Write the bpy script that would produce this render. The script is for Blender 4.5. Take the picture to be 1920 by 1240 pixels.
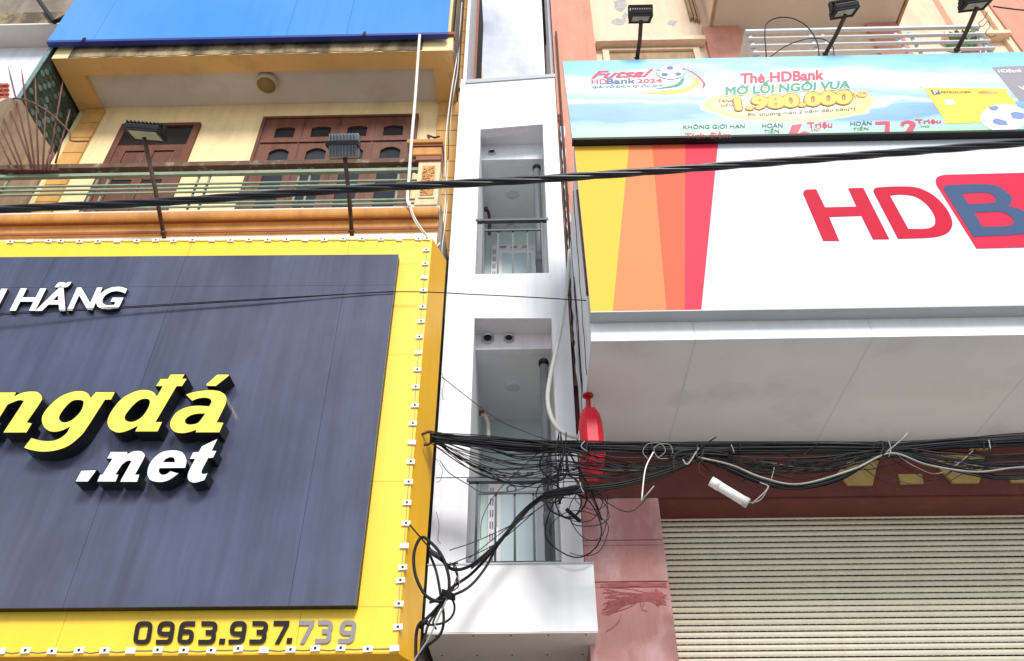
import bpy, bmesh, math, random
from mathutils import Vector, Matrix
from mathutils.geometry import tessellate_polygon
random.seed(7)
R = math.radians
for o in list(bpy.data.objects): bpy.data.objects.remove(o)
scene = bpy.context.scene
COL = scene.collection

# ---------------------------------------------------------------- camera
FPX, PITCH, YAW, ROLL = 1478.0, R(38.5), R(-1.17), R(-0.13)
CAM = Vector((0, 0, 1.6))
cf = Vector((math.sin(YAW)*math.cos(PITCH), math.cos(YAW)*math.cos(PITCH), math.sin(PITCH)))
r0 = Vector((math.cos(YAW), -math.sin(YAW), 0)); u0 = r0.cross(cf)
cr = math.cos(ROLL)*r0 + math.sin(ROLL)*u0
cu_ = -math.sin(ROLL)*r0 + math.cos(ROLL)*u0
cam = bpy.data.cameras.new('camera'); cam_o = bpy.data.objects.new('camera', cam); COL.objects.link(cam_o)
cam.sensor_fit = 'HORIZONTAL'; cam.sensor_width = 36.0; cam.lens = 36.0*FPX/1920.0
cam.clip_end = 2000; cam.clip_start = 0.05
m = Matrix((cr, cu_, -cf)).transposed().to_4x4(); m.translation = CAM
cam_o.matrix_world = m
scene.camera = cam_o

# ---------------------------------------------------------------- sky and sun
SUN = Vector((0.20, -0.92, 0.72)).normalized()
world = bpy.data.worlds.new('World'); scene.world = world; world.use_nodes = True
nt = world.node_tree; nt.nodes.clear()
wo = nt.nodes.new('ShaderNodeOutputWorld'); bg = nt.nodes.new('ShaderNodeBackground')
sky = nt.nodes.new('ShaderNodeTexSky'); sky.sky_type = 'NISHITA'; sky.sun_disc = False
sky.sun_elevation = math.asin(SUN.z); sky.sun_rotation = math.atan2(SUN.x, SUN.y)
sky.air_density = 1.0; sky.dust_density = 1.5; sky.ozone_density = 1.2
tc = nt.nodes.new('ShaderNodeTexCoord'); mp = nt.nodes.new('ShaderNodeMapping'); mp.inputs['Scale'].default_value = (1.6, 1.6, 3.0)
mp.inputs['Location'].default_value = (2.2, 0.9, 0.4)
ns = nt.nodes.new('ShaderNodeTexNoise'); ns.inputs['Scale'].default_value = 2.6; ns.inputs['Detail'].default_value = 7; ns.inputs['Roughness'].default_value = 0.55
cl = nt.nodes.new('ShaderNodeValToRGB'); cl.color_ramp.elements[0].position = 0.36; cl.color_ramp.elements[1].position = 0.62
mixc = nt.nodes.new('ShaderNodeMixRGB'); mixc.inputs[2].default_value = (9.0, 9.3, 9.8, 1)
nt.links.new(tc.outputs['Generated'], mp.inputs['Vector']); nt.links.new(mp.outputs[0], ns.inputs['Vector'])
nt.links.new(ns.outputs['Fac'], cl.inputs[0]); nt.links.new(cl.outputs[0], mixc.inputs[0])
dim = nt.nodes.new('ShaderNodeMixRGB'); dim.blend_type = 'MULTIPLY'; dim.inputs[0].default_value = 1; dim.inputs[2].default_value = (0.62, 0.72, 0.84, 1)
nt.links.new(sky.outputs[0], dim.inputs[1]); nt.links.new(dim.outputs[0], mixc.inputs[1]); nt.links.new(mixc.outputs[0], bg.inputs[0])
bg.inputs[1].default_value = 0.115
nt.links.new(bg.outputs[0], wo.inputs[0])
sl = bpy.data.lights.new('sun', 'SUN'); sl.energy = 2.4; sl.angle = R(16); sl.color = (1.0, 0.965, 0.915)
so = bpy.data.objects.new('sun', sl); COL.objects.link(so)
so.rotation_euler = SUN.to_track_quat('Z', 'Y').to_euler(); so.location = SUN*60
vs = scene.view_settings
vs.view_transform = 'Standard'; vs.look = 'None'; vs.gamma = 1.0; vs.use_curve_mapping = False; vs.exposure = 0.52
scene.render.engine = 'CYCLES'

# ---------------------------------------------------------------- helpers
def at(x, y, Y=None, Z=None, X=None):
    """photo pixel -> point on the plane Y=, Z= or X= (the wall, soffit or side that the thing touches)"""
    d = cr*(x-960) + cu_*(620-y) + cf*FPX
    k = 0 if X is not None else 1 if Y is not None else 2
    v = (X, Y, Z)[k]
    return CAM + d*((v-CAM[k])/d[k])

def lin(r, g, b):
    f = lambda c: c/12.92 if c <= 0.04045 else ((c+0.055)/1.055)**2.4
    return (f(r/255), f(g/255), f(b/255))

def mat(name, col, rough=0.7, var=0.10, scale=2.5, streak=0.0, stain=None, stain_amt=0.0, bump=0.0, spec=0.4, metal=0.0,
        stain_scale=1.2, stain_lo=0.55, fine=0.0, rnd=0.0):
    mt = bpy.data.materials.new(name); mt.use_nodes = True
    t = mt.node_tree; b = t.nodes['Principled BSDF']
    b.inputs['Roughness'].default_value = rough; b.inputs['Metallic'].default_value = metal
    b.inputs['Specular IOR Level'].default_value = spec
    tcn = t.nodes.new('ShaderNodeTexCoord')
    cur = None
    rgb = t.nodes.new('ShaderNodeRGB'); rgb.outputs[0].default_value = (*col, 1); cur = rgb.outputs[0]
    def mult(fac_socket, amount, cur):
        mr = t.nodes.new('ShaderNodeMapRange'); mr.inputs[1].default_value = 0.3; mr.inputs[2].default_value = 0.7
        mr.inputs[3].default_value = 1-amount; mr.inputs[4].default_value = 1+amount*0.6
        t.links.new(fac_socket, mr.inputs[0])
        mx = t.nodes.new('ShaderNodeMixRGB'); mx.blend_type = 'MULTIPLY'; mx.inputs[0].default_value = 1
        t.links.new(cur, mx.inputs[1]); t.links.new(mr.outputs[0], mx.inputs[2]); return mx.outputs[0]
    def noise(sc, vec_scale=(1, 1, 1), detail=6):
        mpn = t.nodes.new('ShaderNodeMapping'); mpn.inputs['Scale'].default_value = vec_scale
        t.links.new(tcn.outputs['Object'], mpn.inputs[0])
        n = t.nodes.new('ShaderNodeTexNoise'); n.inputs['Scale'].default_value = sc; n.inputs['Detail'].default_value = detail
        n.inputs['Roughness'].default_value = 0.62
        t.links.new(mpn.outputs[0], n.inputs['Vector']); return n.outputs['Fac']
    if var: cur = mult(noise(scale), var, cur)
    if rnd:
        oi = t.nodes.new('ShaderNodeObjectInfo'); cur = mult(oi.outputs['Random'], rnd, cur)
    if fine: cur = mult(noise(60, detail=3), fine, cur)
    if streak: cur = mult(noise(9, (1, 1, 0.06), 4), streak, cur)
    if stain:
        n = noise(stain_scale, (1, 1, 0.6), 9)
        rp = t.nodes.new('ShaderNodeValToRGB'); rp.color_ramp.elements[0].position = stain_lo; rp.color_ramp.elements[1].position = min(1, stain_lo+0.18)
        t.links.new(n, rp.inputs[0])
        mu = t.nodes.new('ShaderNodeMath'); mu.operation = 'MULTIPLY'; mu.inputs[1].default_value = stain_amt
        t.links.new(rp.outputs[0], mu.inputs[0])
        mx = t.nodes.new('ShaderNodeMixRGB'); mx.inputs[2].default_value = (*stain, 1)
        t.links.new(mu.outputs[0], mx.inputs[0]); t.links.new(cur, mx.inputs[1]); cur = mx.outputs[0]
    t.links.new(cur, b.inputs['Base Color'])
    if bump:
        n = noise(35, detail=5)
        bp = t.nodes.new('ShaderNodeBump'); bp.inputs['Strength'].default_value = bump; bp.inputs['Distance'].default_value = 0.02
        t.links.new(n, bp.inputs['Height']); t.links.new(bp.outputs[0], b.inputs['Normal'])
    return mt

M = {}
M['white'] = mat('white_render', (0.82, 0.82, 0.86), 0.75, 0.05, 1.5, 0.09, (0.52, 0.50, 0.48), 0.45, 0.05, stain_scale=2.4, stain_lo=0.60)
M['white_in'] = mat('white_ceiling_paint', (0.80, 0.81, 0.82), 0.8, 0.05, 2)
M['mint'] = mat('mint_wall_paint', (0.62, 0.76, 0.72), 0.8, 0.05, 2)
M['dirt_white'] = mat('grimy_white', (0.70, 0.73, 0.78), 0.6, 0.1, 3, 0.15, (0.2, 0.17, 0.15), 0.7, 0.05, stain_scale=5, stain_lo=0.62)
M['cream'] = mat('cream_wall_paint', (0.88, 0.69, 0.37), 0.8, 0.06, 1.5, 0.08, (0.45, 0.33, 0.18), 0.4, 0.05)
M['ochre'] = mat('ochre_paint', (0.66, 0.37, 0.11), 0.75, 0.10, 2.5, 0.12, (0.22, 0.12, 0.05), 0.55, 0.1)
M['ochre_dark'] = mat('ochre_moulding_paint', (0.58, 0.27, 0.07), 0.7, 0.15, 3, 0.15, (0.25, 0.10, 0.03), 0.5, 0.1)
M['ochre_beam'] = mat('ochre_beam_paint', (0.78, 0.47, 0.17), 0.8, 0.08, 2, 0.0, (0.25, 0.16, 0.08), 0.4, 0.1)
M['stained'] = mat('weathered_fascia', (0.42, 0.32, 0.18), 0.85, 0.2, 3, 0.25, (0.06, 0.045, 0.03), 0.9, 0.1, stain_scale=2.2, stain_lo=0.42)
M['pale'] = mat('pale_band_paint', (0.83, 0.78, 0.66), 0.75, 0.05, 2, 0.12, (0.4, 0.32, 0.2), 0.4)
M['post_tan'] = mat('tan_post_paint', (0.74, 0.60, 0.37), 0.8, 0.10, 4, 0.15, (0.4, 0.28, 0.14), 0.5, 0.1, stain_scale=5)
M['brown_trim'] = mat('brown_trim_paint', (0.26, 0.085, 0.045), 0.6, 0.15, 4)
M['ceil_grey'] = mat('grey_ceiling', (0.68, 0.62, 0.56), 0.85, 0.07, 2, 0, (0.3, 0.25, 0.2), 0.3, 0.05)
M['grime'] = mat('grimy_flank', (0.26, 0.215, 0.17), 0.9, 0.25, 3, 0.25, (0.08, 0.06, 0.05), 0.7, 0.2, stain_lo=0.5)
M['wood'] = mat('red_brown_wood', (0.140, 0.044, 0.022), 0.5, 0.2, 4, 0.35, (0.26, 0.11, 0.065), 0.4, 0.1, stain_scale=6)
M['glass'] = mat('dark_window_glass', (0.018, 0.02, 0.024), 0.12, 0.2, 1.5, spec=0.4)
M['rail_wood'] = mat('weathered_rail_wood', (0.13, 0.07, 0.045), 0.8, 0.35, 6, 0.0, (0.45, 0.38, 0.30), 0.6, 0.2, stain_scale=7)
M['rail_green'] = mat('faded_green_steel', (0.24, 0.30, 0.21), 0.6, 0.2, 5, 0, (0.22, 0.12, 0.06), 0.7, 0.05, stain_scale=7, stain_lo=0.58)
M['relief'] = mat('ochre_relief', (0.60, 0.30, 0.12), 0.8, 0.3, 20, 0, (0.12, 0.04, 0.02), 0.6, 0.3, stain_scale=14, stain_lo=0.5)
M['blue'] = mat('blue_sign_sheet', (0.05, 0.25, 0.85), 0.14, 0.05, 0.8, 0.06, spec=0.6)
M['dark_blue'] = mat('dark_blue_edge', (0.015, 0.035, 0.22), 0.4, 0.1, 3)
M['sign_yellow'] = mat('yellow_sign_sheet', (0.92, 0.60, 0.035), 0.38, 0.04, 1.2, 0.05, (0.75, 0.42, 0.02), 0.35, spec=0.5, stain_scale=0.8)
M['sign_yellow_shade'] = mat('yellow_sign_sheet_shaded', (0.86, 0.46, 0.018), 0.4, 0.05, 1.2, 0.05)  # copy of the yellow sheet with shade on its side and underside coloured in
M['board'] = mat('charcoal_sign_sheet', (0.066, 0.074, 0.122), 0.2, 0.18, 1.1, 0.24, (0.03, 0.035, 0.065), 0.7, spec=0.55, stain_scale=0.9)
M['black_letter'] = mat('black_letter_return', (0.010, 0.012, 0.014), 0.35, 0.1, 3)
M['letter_yellow'] = mat('yellow_letter_face', (0.92, 0.80, 0.10), 0.35, 0.03, 3)
M['letter_white'] = mat('white_letter_face', (0.86, 0.86, 0.86), 0.4, 0.02, 3)
M['digit_black'] = mat('black_digit_film', (0.016, 0.009, 0.008), 0.3, 0.3, 2.5, spec=0.3)
M['digit_grey'] = mat('peeled_grey_digit_film', (0.26, 0.245, 0.25), 0.3, 0.1, 4)
M['module'] = mat('white_led_module', (0.82, 0.80, 0.74), 0.5, 0.05, 8)
M['black'] = mat('black_plastic', (0.010, 0.010, 0.012), 0.5, 0.2, 6, spec=0.25)
M['cable'] = mat('black_cable_sheath', (0.008, 0.008, 0.010), 0.5, 0.3, 6, spec=0.2)
M['cable_gloss'] = mat('glossy_black_sheath', (0.010, 0.010, 0.013), 0.3, 0.2, 6, spec=0.45)
M['cable_grey'] = mat('dusty_cable_sheath', (0.035, 0.035, 0.037), 0.6, 0.35, 5, spec=0.2)
M['cable_pale'] = mat('sun_bleached_cable', (0.30, 0.29, 0.27), 0.6, 0.3, 5)
M['conduit'] = mat('cream_conduit', (0.80, 0.77, 0.68), 0.5, 0.08, 4)
M['hose'] = mat('grey_white_cable', (0.60, 0.60, 0.55), 0.5, 0.1, 4)
M['lamp_body'] = mat('dark_lamp_housing', (0.016, 0.016, 0.018), 0.5, 0.2, 6, spec=0.25)
M['lamp_fin'] = mat('grey_lamp_fins', (0.20, 0.22, 0.25), 0.45, 0.2, 8, metal=0.3)
M['lamp_glass'] = mat('floodlight_glass', (0.36, 0.42, 0.36), 0.12, 0.1, 5, spec=0.7)
M['rust'] = mat('rusty_pole', (0.075, 0.038, 0.026), 0.7, 0.3, 8, 0, (0.16, 0.07, 0.04), 0.7, 0.1, stain_scale=9)
M['grey_steel'] = mat('grey_painted_steel', (0.05, 0.062, 0.078), 0.45, 0.12, 5)
M['pipe'] = mat('grey_plastic_pipe', (0.17, 0.18, 0.20), 0.45, 0.15, 4, 0, (0.6, 0.6, 0.6), 0.8, stain_scale=8, stain_lo=0.66)
M['door_white'] = mat('white_door_frame', (0.78, 0.79, 0.80), 0.4, 0.04, 4)
M['door_glass'] = mat('pale_door_glass', (0.60, 0.74, 0.78), 0.10, 0.08, 1.2, spec=0.8)
M['tape'] = mat('purple_tape', (0.16, 0.08, 0.18), 0.5, 0.1, 5)
M['steel'] = mat('stainless_vent', (0.55, 0.55, 0.55), 0.3, 0.1, 6, metal=0.9)
M['brass'] = mat('yellowed_lamp_lens', (0.24, 0.16, 0.05), 0.4, 0.15, 8)
M['lamp_ring'] = mat('cream_lamp_ring', (0.55, 0.48, 0.38), 0.6, 0.1, 6)
M['lens'] = mat('downlight_lens', (0.58, 0.62, 0.68), 0.3, 0.04, 5)
M['brick_grime'] = mat('exposed_dirty_render', (0.16, 0.07, 0.04), 0.95, 0.5, 9, 0.3, (0.42, 0.30, 0.22), 0.7, 0.6, stain_scale=8)
M['salmon'] = mat('salmon_paint', (0.64, 0.29, 0.20), 0.85, 0.10, 2.5, 0.10, (0.72, 0.42, 0.33), 0.5, 0.1, stain_scale=3)
M['peach'] = mat('peach_wall_paint', (0.79, 0.60, 0.43), 0.85, 0.06, 1.8, 0.10, (0.5, 0.34, 0.2), 0.35, 0.08)
M['peel'] = mat('bare_plaster_patch', (0.45, 0.42, 0.40), 0.9, 0.25, 9)
M['peach_trim'] = mat('stained_trim', (0.42, 0.28, 0.16), 0.85, 0.2, 4, 0.2, (0.12, 0.07, 0.03), 0.6)
M['soffit_up'] = mat('grey_beige_soffit', (0.66, 0.60, 0.52), 0.85, 0.06, 1.5)
M['pink'] = mat('pink_pilaster_paint', (0.50, 0.235, 0.215), 0.7, 0.16, 2.2, 0.10, (0.74, 0.50, 0.50), 0.85, 0.1, stain_scale=1.6, stain_lo=0.48)
M['maroon'] = mat('maroon_lintel_paint', (0.15, 0.036, 0.027), 0.75, 0.15, 3, 0.05, (0.21, 0.07, 0.05), 0.5, 0.1, stain_scale=5, fine=0.12)
M['gold'] = mat('dull_gold_letter', (0.42, 0.29, 0.09), 0.5, 0.2, 6)
M['shutter'] = mat('cream_shutter_slat', (0.84, 0.78, 0.60), 0.5, 0.06, 2, 0.05, (0.60, 0.47, 0.36), 0.5, stain_scale=3, rnd=0.06)
M['gap'] = mat('dark_gap', (0.02, 0.018, 0.016), 0.9, 0.1, 3)
M['sign_white'] = mat('white_sign_vinyl', (0.64, 0.65, 0.70), 0.55, 0.03, 0.8, 0.03, spec=0.25)
M['fascia'] = mat('white_cladding', (0.82, 0.82, 0.83), 0.45, 0.03, 1.2, 0.06)
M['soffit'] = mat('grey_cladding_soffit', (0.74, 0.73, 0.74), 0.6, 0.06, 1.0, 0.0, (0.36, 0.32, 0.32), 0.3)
M['lip'] = mat('grey_metal_lip', (0.42, 0.44, 0.47), 0.45, 0.08, 2)
M['b_yellow'] = mat('vinyl_yellow', (0.78, 0.47, 0.055), 0.55, 0.03, 1, spec=0.12)
M['b_or1'] = mat('vinyl_light_orange', (0.78, 0.235, 0.09), 0.55, 0.03, 1, spec=0.12)
M['b_or2'] = mat('vinyl_coral', (0.78, 0.125, 0.06), 0.55, 0.03, 1, spec=0.12)
M['b_or3'] = mat('vinyl_vermilion', (0.88, 0.16, 0.08), 0.55, 0.03, 1, spec=0.12)
M['b_pink'] = mat('vinyl_rose', (0.70, 0.04, 0.075), 0.55, 0.03, 1, spec=0.12)
M['b_red'] = mat('vinyl_crimson', (0.74, 0.045, 0.085), 0.55, 0.03, 1, spec=0.12)
M['v_red'] = mat('logo_red', (0.50, 0.003, 0.03), 0.55, 0.04, 1, spec=0.12)
M['v_red_sheen'] = mat('logo_red_sheen', (0.58, 0.018, 0.06), 0.55, 0.04, 1, spec=0.12)  # logo red made pinker; sky reflection on the box put into the colour
M['v_blue'] = mat('logo_slate_blue', (0.045, 0.085, 0.18), 0.55, 0.05, 1, spec=0.12)
M['p_red'] = mat('print_red', (0.62, 0.01, 0.06), 0.4, 0)
M['p_navy'] = mat('print_navy', (0.05, 0.08, 0.28), 0.4, 0)
M['p_ink'] = mat('print_dark_green', (0.03, 0.07, 0.06), 0.4, 0)
M['p_green'] = mat('print_green', (0.0, 0.24, 0.13), 0.4, 0)
M['p_white'] = mat('print_white', (0.88, 0.9, 0.92), 0.4, 0)
M['p_yellow'] = mat('print_yellow', (0.88, 0.56, 0.04), 0.4, 0.05, 3)
M['p_pale'] = mat('print_pale_yellow', (0.93, 0.80, 0.38), 0.4, 0.08, 4)
M['p_brown'] = mat('print_brown', (0.40, 0.14, 0.03), 0.4, 0)
M['p_grey'] = mat('print_grey', (0.27, 0.25, 0.29), 0.4, 0.05, 4)
M['p_ball'] = mat('print_ball_blue', (0.16, 0.24, 0.52), 0.4, 0.1, 6)
M['p_ballw'] = mat('print_ball_white', (0.78, 0.82, 0.92), 0.4, 0.05, 6)
M['red_plastic'] = mat('red_lightbox_plastic', (0.66, 0.008, 0.03), 0.4, 0.06, 3, spec=0.3)
M['red_dark'] = mat('red_painted_steel', (0.45, 0.012, 0.02), 0.4, 0.1, 4)
M['rail_steel'] = mat('galvanised_rail', (0.55, 0.60, 0.65), 0.4, 0.08, 4)
M['leaf'] = mat('plant_leaf', (0.10, 0.22, 0.03), 0.5, 0.3, 12)
M['asphalt'] = mat('asphalt', (0.19, 0.185, 0.18), 0.9, 0.2, 3, fine=0.2)
M['paving'] = mat('concrete_paving', (0.45, 0.44, 0.43), 0.85, 0.15, 2, fine=0.1)
M['ground'] = mat('pale_ground', (0.30, 0.29, 0.28), 0.9, 0.15, 0.5)
M['sheet_white'] = mat('white_awning_sheet', (0.74, 0.74, 0.80), 0.4, 0.10, 1.5, 0.12, (0.6, 0.52, 0.55), 0.4)
M['tile_base'] = mat('green_tile_grout', (0.05, 0.085, 0.07), 0.5, 0.4, 8)
M['tile_a'] = mat('pale_green_tile', (0.16, 0.25, 0.22), 0.3, 0.3, 12)
M['tile_b'] = mat('brown_green_tile', (0.07, 0.10, 0.06), 0.3, 0.4, 12)
M['beige'] = mat('beige_side_wall', (0.55, 0.43, 0.31), 0.85, 0.15, 3, 0.2, (0.25, 0.18, 0.12), 0.5, 0.1)
M['spike'] = mat('rusty_spike', (0.16, 0.06, 0.045), 0.7, 0.3, 9)
M['clay'] = mat('red_clay_louvre', (0.45, 0.09, 0.05), 0.7, 0.15, 6)
M['pvc'] = mat('white_pvc_tube', (0.78, 0.77, 0.72), 0.4, 0.08, 10, 0, (0.5, 0.47, 0.4), 0.4, stain_scale=12)
M['cap'] = mat('grey_pvc_cap', (0.45, 0.45, 0.43), 0.5, 0.08, 6)

def banner_mat():
    mt = bpy.data.materials.new('printed_sky_banner'); mt.use_nodes = True; t = mt.node_tree; b = t.nodes['Principled BSDF']
    b.inputs['Roughness'].default_value = 0.4
    tcn = t.nodes.new('ShaderNodeTexCoord'); sp = t.nodes.new('ShaderNodeSeparateXYZ'); t.links.new(tcn.outputs['Object'], sp.inputs[0])
    n = t.nodes.new('ShaderNodeTexNoise'); n.inputs['Scale'].default_value = 1.3; n.inputs['Detail'].default_value = 4
    mpn = t.nodes.new('ShaderNodeMapping'); mpn.inputs['Scale'].default_value = (0.6, 1, 2.2)
    t.links.new(tcn.outputs['Object'], mpn.inputs[0]); t.links.new(mpn.outputs[0], n.inputs['Vector'])
    mr = t.nodes.new('ShaderNodeMapRange'); mr.inputs[1].default_value = BZ0; mr.inputs[2].default_value = BZ1
    t.links.new(sp.outputs[2], mr.inputs[0])
    ad = t.nodes.new('ShaderNodeMath'); ad.operation = 'MULTIPLY_ADD'; ad.inputs[1].default_value = 0.55
    sb = t.nodes.new('ShaderNodeMath'); sb.operation = 'SUBTRACT'; sb.inputs[1].default_value = 0.27
    t.links.new(n.outputs['Fac'], ad.inputs[0]); t.links.new(mr.outputs[0], ad.inputs[2]); t.links.new(ad.outputs[0], sb.inputs[0])
    rp = t.nodes.new('ShaderNodeValToRGB'); e = rp.color_ramp.elements
    stops = [(0.0, (0.30, 0.66, 0.36)), (0.14, (0.34, 0.64, 0.62)), (0.25, (0.13, 0.30, 0.62)), (0.40, (0.20, 0.40, 0.72)), (0.43, (0.62, 0.76, 0.84)),
             (0.47, (0.25, 0.45, 0.74)), (0.60, (0.48, 0.68, 0.82)), (0.74, (0.74, 0.82, 0.86)), (0.88, (0.22, 0.56, 0.80)), (1.0, (0.16, 0.46, 0.78))]
    e[0].position = stops[0][0]; e[0].color = (*stops[0][1], 1); e[1].position = 1.0; e[1].color = (*stops[-1][1], 1)
    for p, c in stops[1:-1]:
        k = e.new(p); k.color = (*c, 1)
    t.links.new(sb.outputs[0], rp.inputs[0])
    hc_ = at(1282+1010/5.053, 100+480/5.053, Y=YN); hr_ = 1.15*abs(at(1280+1900/5.053, 198, Y=YN).x-at(1280+120/5.053, 198, Y=YN).x)/2; hv_ = 1.3*abs(at(1480, 166, Y=YN).z-at(1480, 232, Y=YN).z)/2
    vm = t.nodes.new('ShaderNodeVectorMath'); vm.operation = 'SUBTRACT'; vm.inputs[1].default_value = (hc_.x, YN, hc_.z)
    v2 = t.nodes.new('ShaderNodeVectorMath'); v2.operation = 'MULTIPLY'; v2.inputs[1].default_value = (1/hr_, 0, 1/hv_)
    v3 = t.nodes.new('ShaderNodeVectorMath'); v3.operation = 'LENGTH'
    t.links.new(tcn.outputs['Object'], vm.inputs[0]); t.links.new(vm.outputs[0], v2.inputs[0]); t.links.new(v2.outputs[0], v3.inputs[0])
    n2 = t.nodes.new('ShaderNodeTexNoise'); n2.inputs['Scale'].default_value = 3.0; t.links.new(mpn.outputs[0], n2.inputs['Vector'])
    a2 = t.nodes.new('ShaderNodeMath'); a2.operation = 'MULTIPLY_ADD'; a2.inputs[1].default_value = 0.35; t.links.new(n2.outputs['Fac'], a2.inputs[0]); t.links.new(v3.outputs['Value'], a2.inputs[2])
    ra = t.nodes.new('ShaderNodeValToRGB'); q = ra.color_ramp.elements; q[0].position = 0.35; q[0].color = (0.9, 0.9, 0.82, 1); q[1].position = 0.92; q[1].color = (0.92, 0.66, 0.12, 1)
    rb = t.nodes.new('ShaderNodeValToRGB'); q = rb.color_ramp.elements; q[0].position = 0.92; q[0].color = (1, 1, 1, 1); q[1].position = 1.22; q[1].color = (0, 0, 0, 1)
    t.links.new(a2.outputs[0], ra.inputs[0]); t.links.new(a2.outputs[0], rb.inputs[0])
    mh = t.nodes.new('ShaderNodeMixRGB'); t.links.new(rb.outputs[0], mh.inputs[0]); t.links.new(rp.outputs[0], mh.inputs[1]); t.links.new(ra.outputs[0], mh.inputs[2])
    t.links.new(mh.outputs[0], b.inputs['Base Color'])
    return mt

# ---- objects
def thing(name, label, cat, base=(0, 0, 0), group=None):
    o = bpy.data.objects.new(name, None); COL.objects.link(o); o.location = base; o.empty_display_size = 0.2
    o['label'] = label; o['category'] = cat
    if group: o['group'] = group
    return o
def tag(o, label, cat, group=None):
    o['label'] = label; o['category'] = cat
    if group: o['group'] = group
    return o
def wloc(o):
    v = Vector(o.location)
    p = o.parent
    return v
def put(name, me, mt, parent=None):
    if mt is not None:
        me.materials.clear(); me.materials.append(M[mt] if isinstance(mt, str) else mt)
    o = bpy.data.objects.new(name, me); COL.objects.link(o)
    if parent is not None:
        o.parent = parent
        if parent.type == 'EMPTY': o.matrix_parent_inverse = Matrix.Translation(-Vector(parent.location))
        else: o.matrix_parent_inverse = Matrix.Translation(-Vector(parent.location))
    return o
def mesh(vs_, fs):
    me = bpy.data.meshes.new('m'); me.from_pydata([tuple(v) for v in vs_], [], fs)
    bm = bmesh.new(); bm.from_mesh(me); bmesh.ops.recalc_face_normals(bm, faces=bm.faces); bm.to_mesh(me); bm.free()
    return me
def obj(name, vs_, fs, mt, parent=None): return put(name, mesh(vs_, fs), mt, parent)
BF = [(0, 1, 2, 3), (7, 6, 5, 4), (0, 4, 5, 1), (1, 5, 6, 2), (2, 6, 7, 3), (3, 7, 4, 0)]
def boxv(x0, x1, y0, y1, z0, z1):
    return [(x0, y0, z0), (x1, y0, z0), (x1, y0, z1), (x0, y0, z1), (x0, y1, z0), (x1, y1, z0), (x1, y1, z1), (x0, y1, z1)]
def bevel(o, w, seg=2):
    md = o.modifiers.new('bevel', 'BEVEL'); md.width = w; md.segments = seg; md.limit_method = 'ANGLE'
    return o
def box(name, x0, x1, y0, y1, z0, z1, mt, parent=None, bv=0):
    o = obj(name, boxv(x0, x1, y0, y1, z0, z1), BF, mt, parent)
    if bv: bevel(o, bv)
    return o
def boxes(name, lst, mt, parent=None):
    V, Fc = [], []
    for b in lst:
        n = len(V); V += boxv(*b); Fc += [tuple(i+n for i in f) for f in BF]
    return obj(name, V, Fc, mt, parent)
def catmull(pts, closed=False, n=8):
    P = [Vector(p) for p in pts]; out = []; L = len(P)
    for i in range(L if closed else L-1):
        p1, p2 = P[i], P[(i+1) % L]
        p0 = P[i-1] if (closed or i > 0) else p1*2-p2
        p3 = P[(i+2) % L] if (closed or i+2 < L) else p2*2-p1
        for k in range(n):
            t = k/n
            out.append(0.5*((2*p1)+(p2-p0)*t+(2*p0-5*p1+4*p2-p3)*t*t+(3*p1-p0-3*p2+p3)*t**3))
    if not closed: out.append(P[-1])
    return out
def tubev(pts, r, n=6, closed=False):
    V, Fc = [], []; L = len(pts); nrm = None
    for i, p in enumerate(pts):
        a = pts[i-1] if (i > 0 or closed) else p; b = pts[(i+1) % L] if (i < L-1 or closed) else p
        t = (b-a); t = t.normalized() if t.length > 1e-9 else Vector((1, 0, 0))
        if nrm is None: nrm = t.orthogonal().normalized()
        nrm = nrm - t*nrm.dot(t)
        nrm = nrm.normalized() if nrm.length > 1e-6 else t.orthogonal().normalized()
        bn = t.cross(nrm); rr = r[i] if isinstance(r, (list, tuple)) else r
        for k in range(n):
            an = 2*math.pi*k/n; V.append(p+nrm*math.cos(an)*rr+bn*math.sin(an)*rr)
    for i in range(L if closed else L-1):
        j = (i+1) % L
        for k in range(n): Fc.append((i*n+k, i*n+(k+1) % n, j*n+(k+1) % n, j*n+k))
    if not closed: Fc.append(tuple(range(n))[::-1]); Fc.append(tuple((L-1)*n+k for k in range(n)))
    return V, Fc
def smooth(o):
    for p in o.data.polygons: p.use_smooth = True
    return o
def tube(name, pts, r, mt, parent=None, n=8, closed=False):
    V, Fc = tubev([Vector(p) for p in pts], r, n, closed); return smooth(obj(name, V, Fc, mt, parent))
def lathe(name, prof, c, mt, parent=None, axis='Z', n=28):
    V, Fc = [], []; c = Vector(c)
    for (r, h) in prof:
        for k in range(n):
            a = 2*math.pi*k/n; x, y = r*math.cos(a), r*math.sin(a)
            V.append(c+(Vector((x, y, h)) if axis == 'Z' else Vector((x, h, y)) if axis == 'Y' else Vector((h, x, y))))
    L = len(prof)
    for i in range(L-1):
        for k in range(n): Fc.append((i*n+k, i*n+(k+1) % n, (i+1)*n+(k+1) % n, (i+1)*n+k))
    Fc.append(tuple(range(n))); Fc.append(tuple((L-1)*n+k for k in range(n)))
    o = obj(name, V, Fc, mt, parent)
    return o
def outline(pts, n=6):
    """closed outline; a point with a third value is smooth, otherwise a corner"""
    L = len(pts); out = []
    for i in range(L):
        a, b = pts[i], pts[(i+1) % L]; p1, p2 = Vector(a[:2]), Vector(b[:2])
        if len(a) == 2 and len(b) == 2: out.append(p1); continue
        p0 = Vector(pts[i-1][:2]) if len(a) > 2 else p1*2-p2
        p3 = Vector(pts[(i+2) % L][:2]) if len(b) > 2 else p2*2-p1
        for k in range(n):
            t = k/n
            out.append(0.5*((2*p1)+(p2-p0)*t+(2*p0-5*p1+4*p2-p3)*t*t+(3*p1-p0-3*p2+p3)*t**3))
    return out
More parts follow.
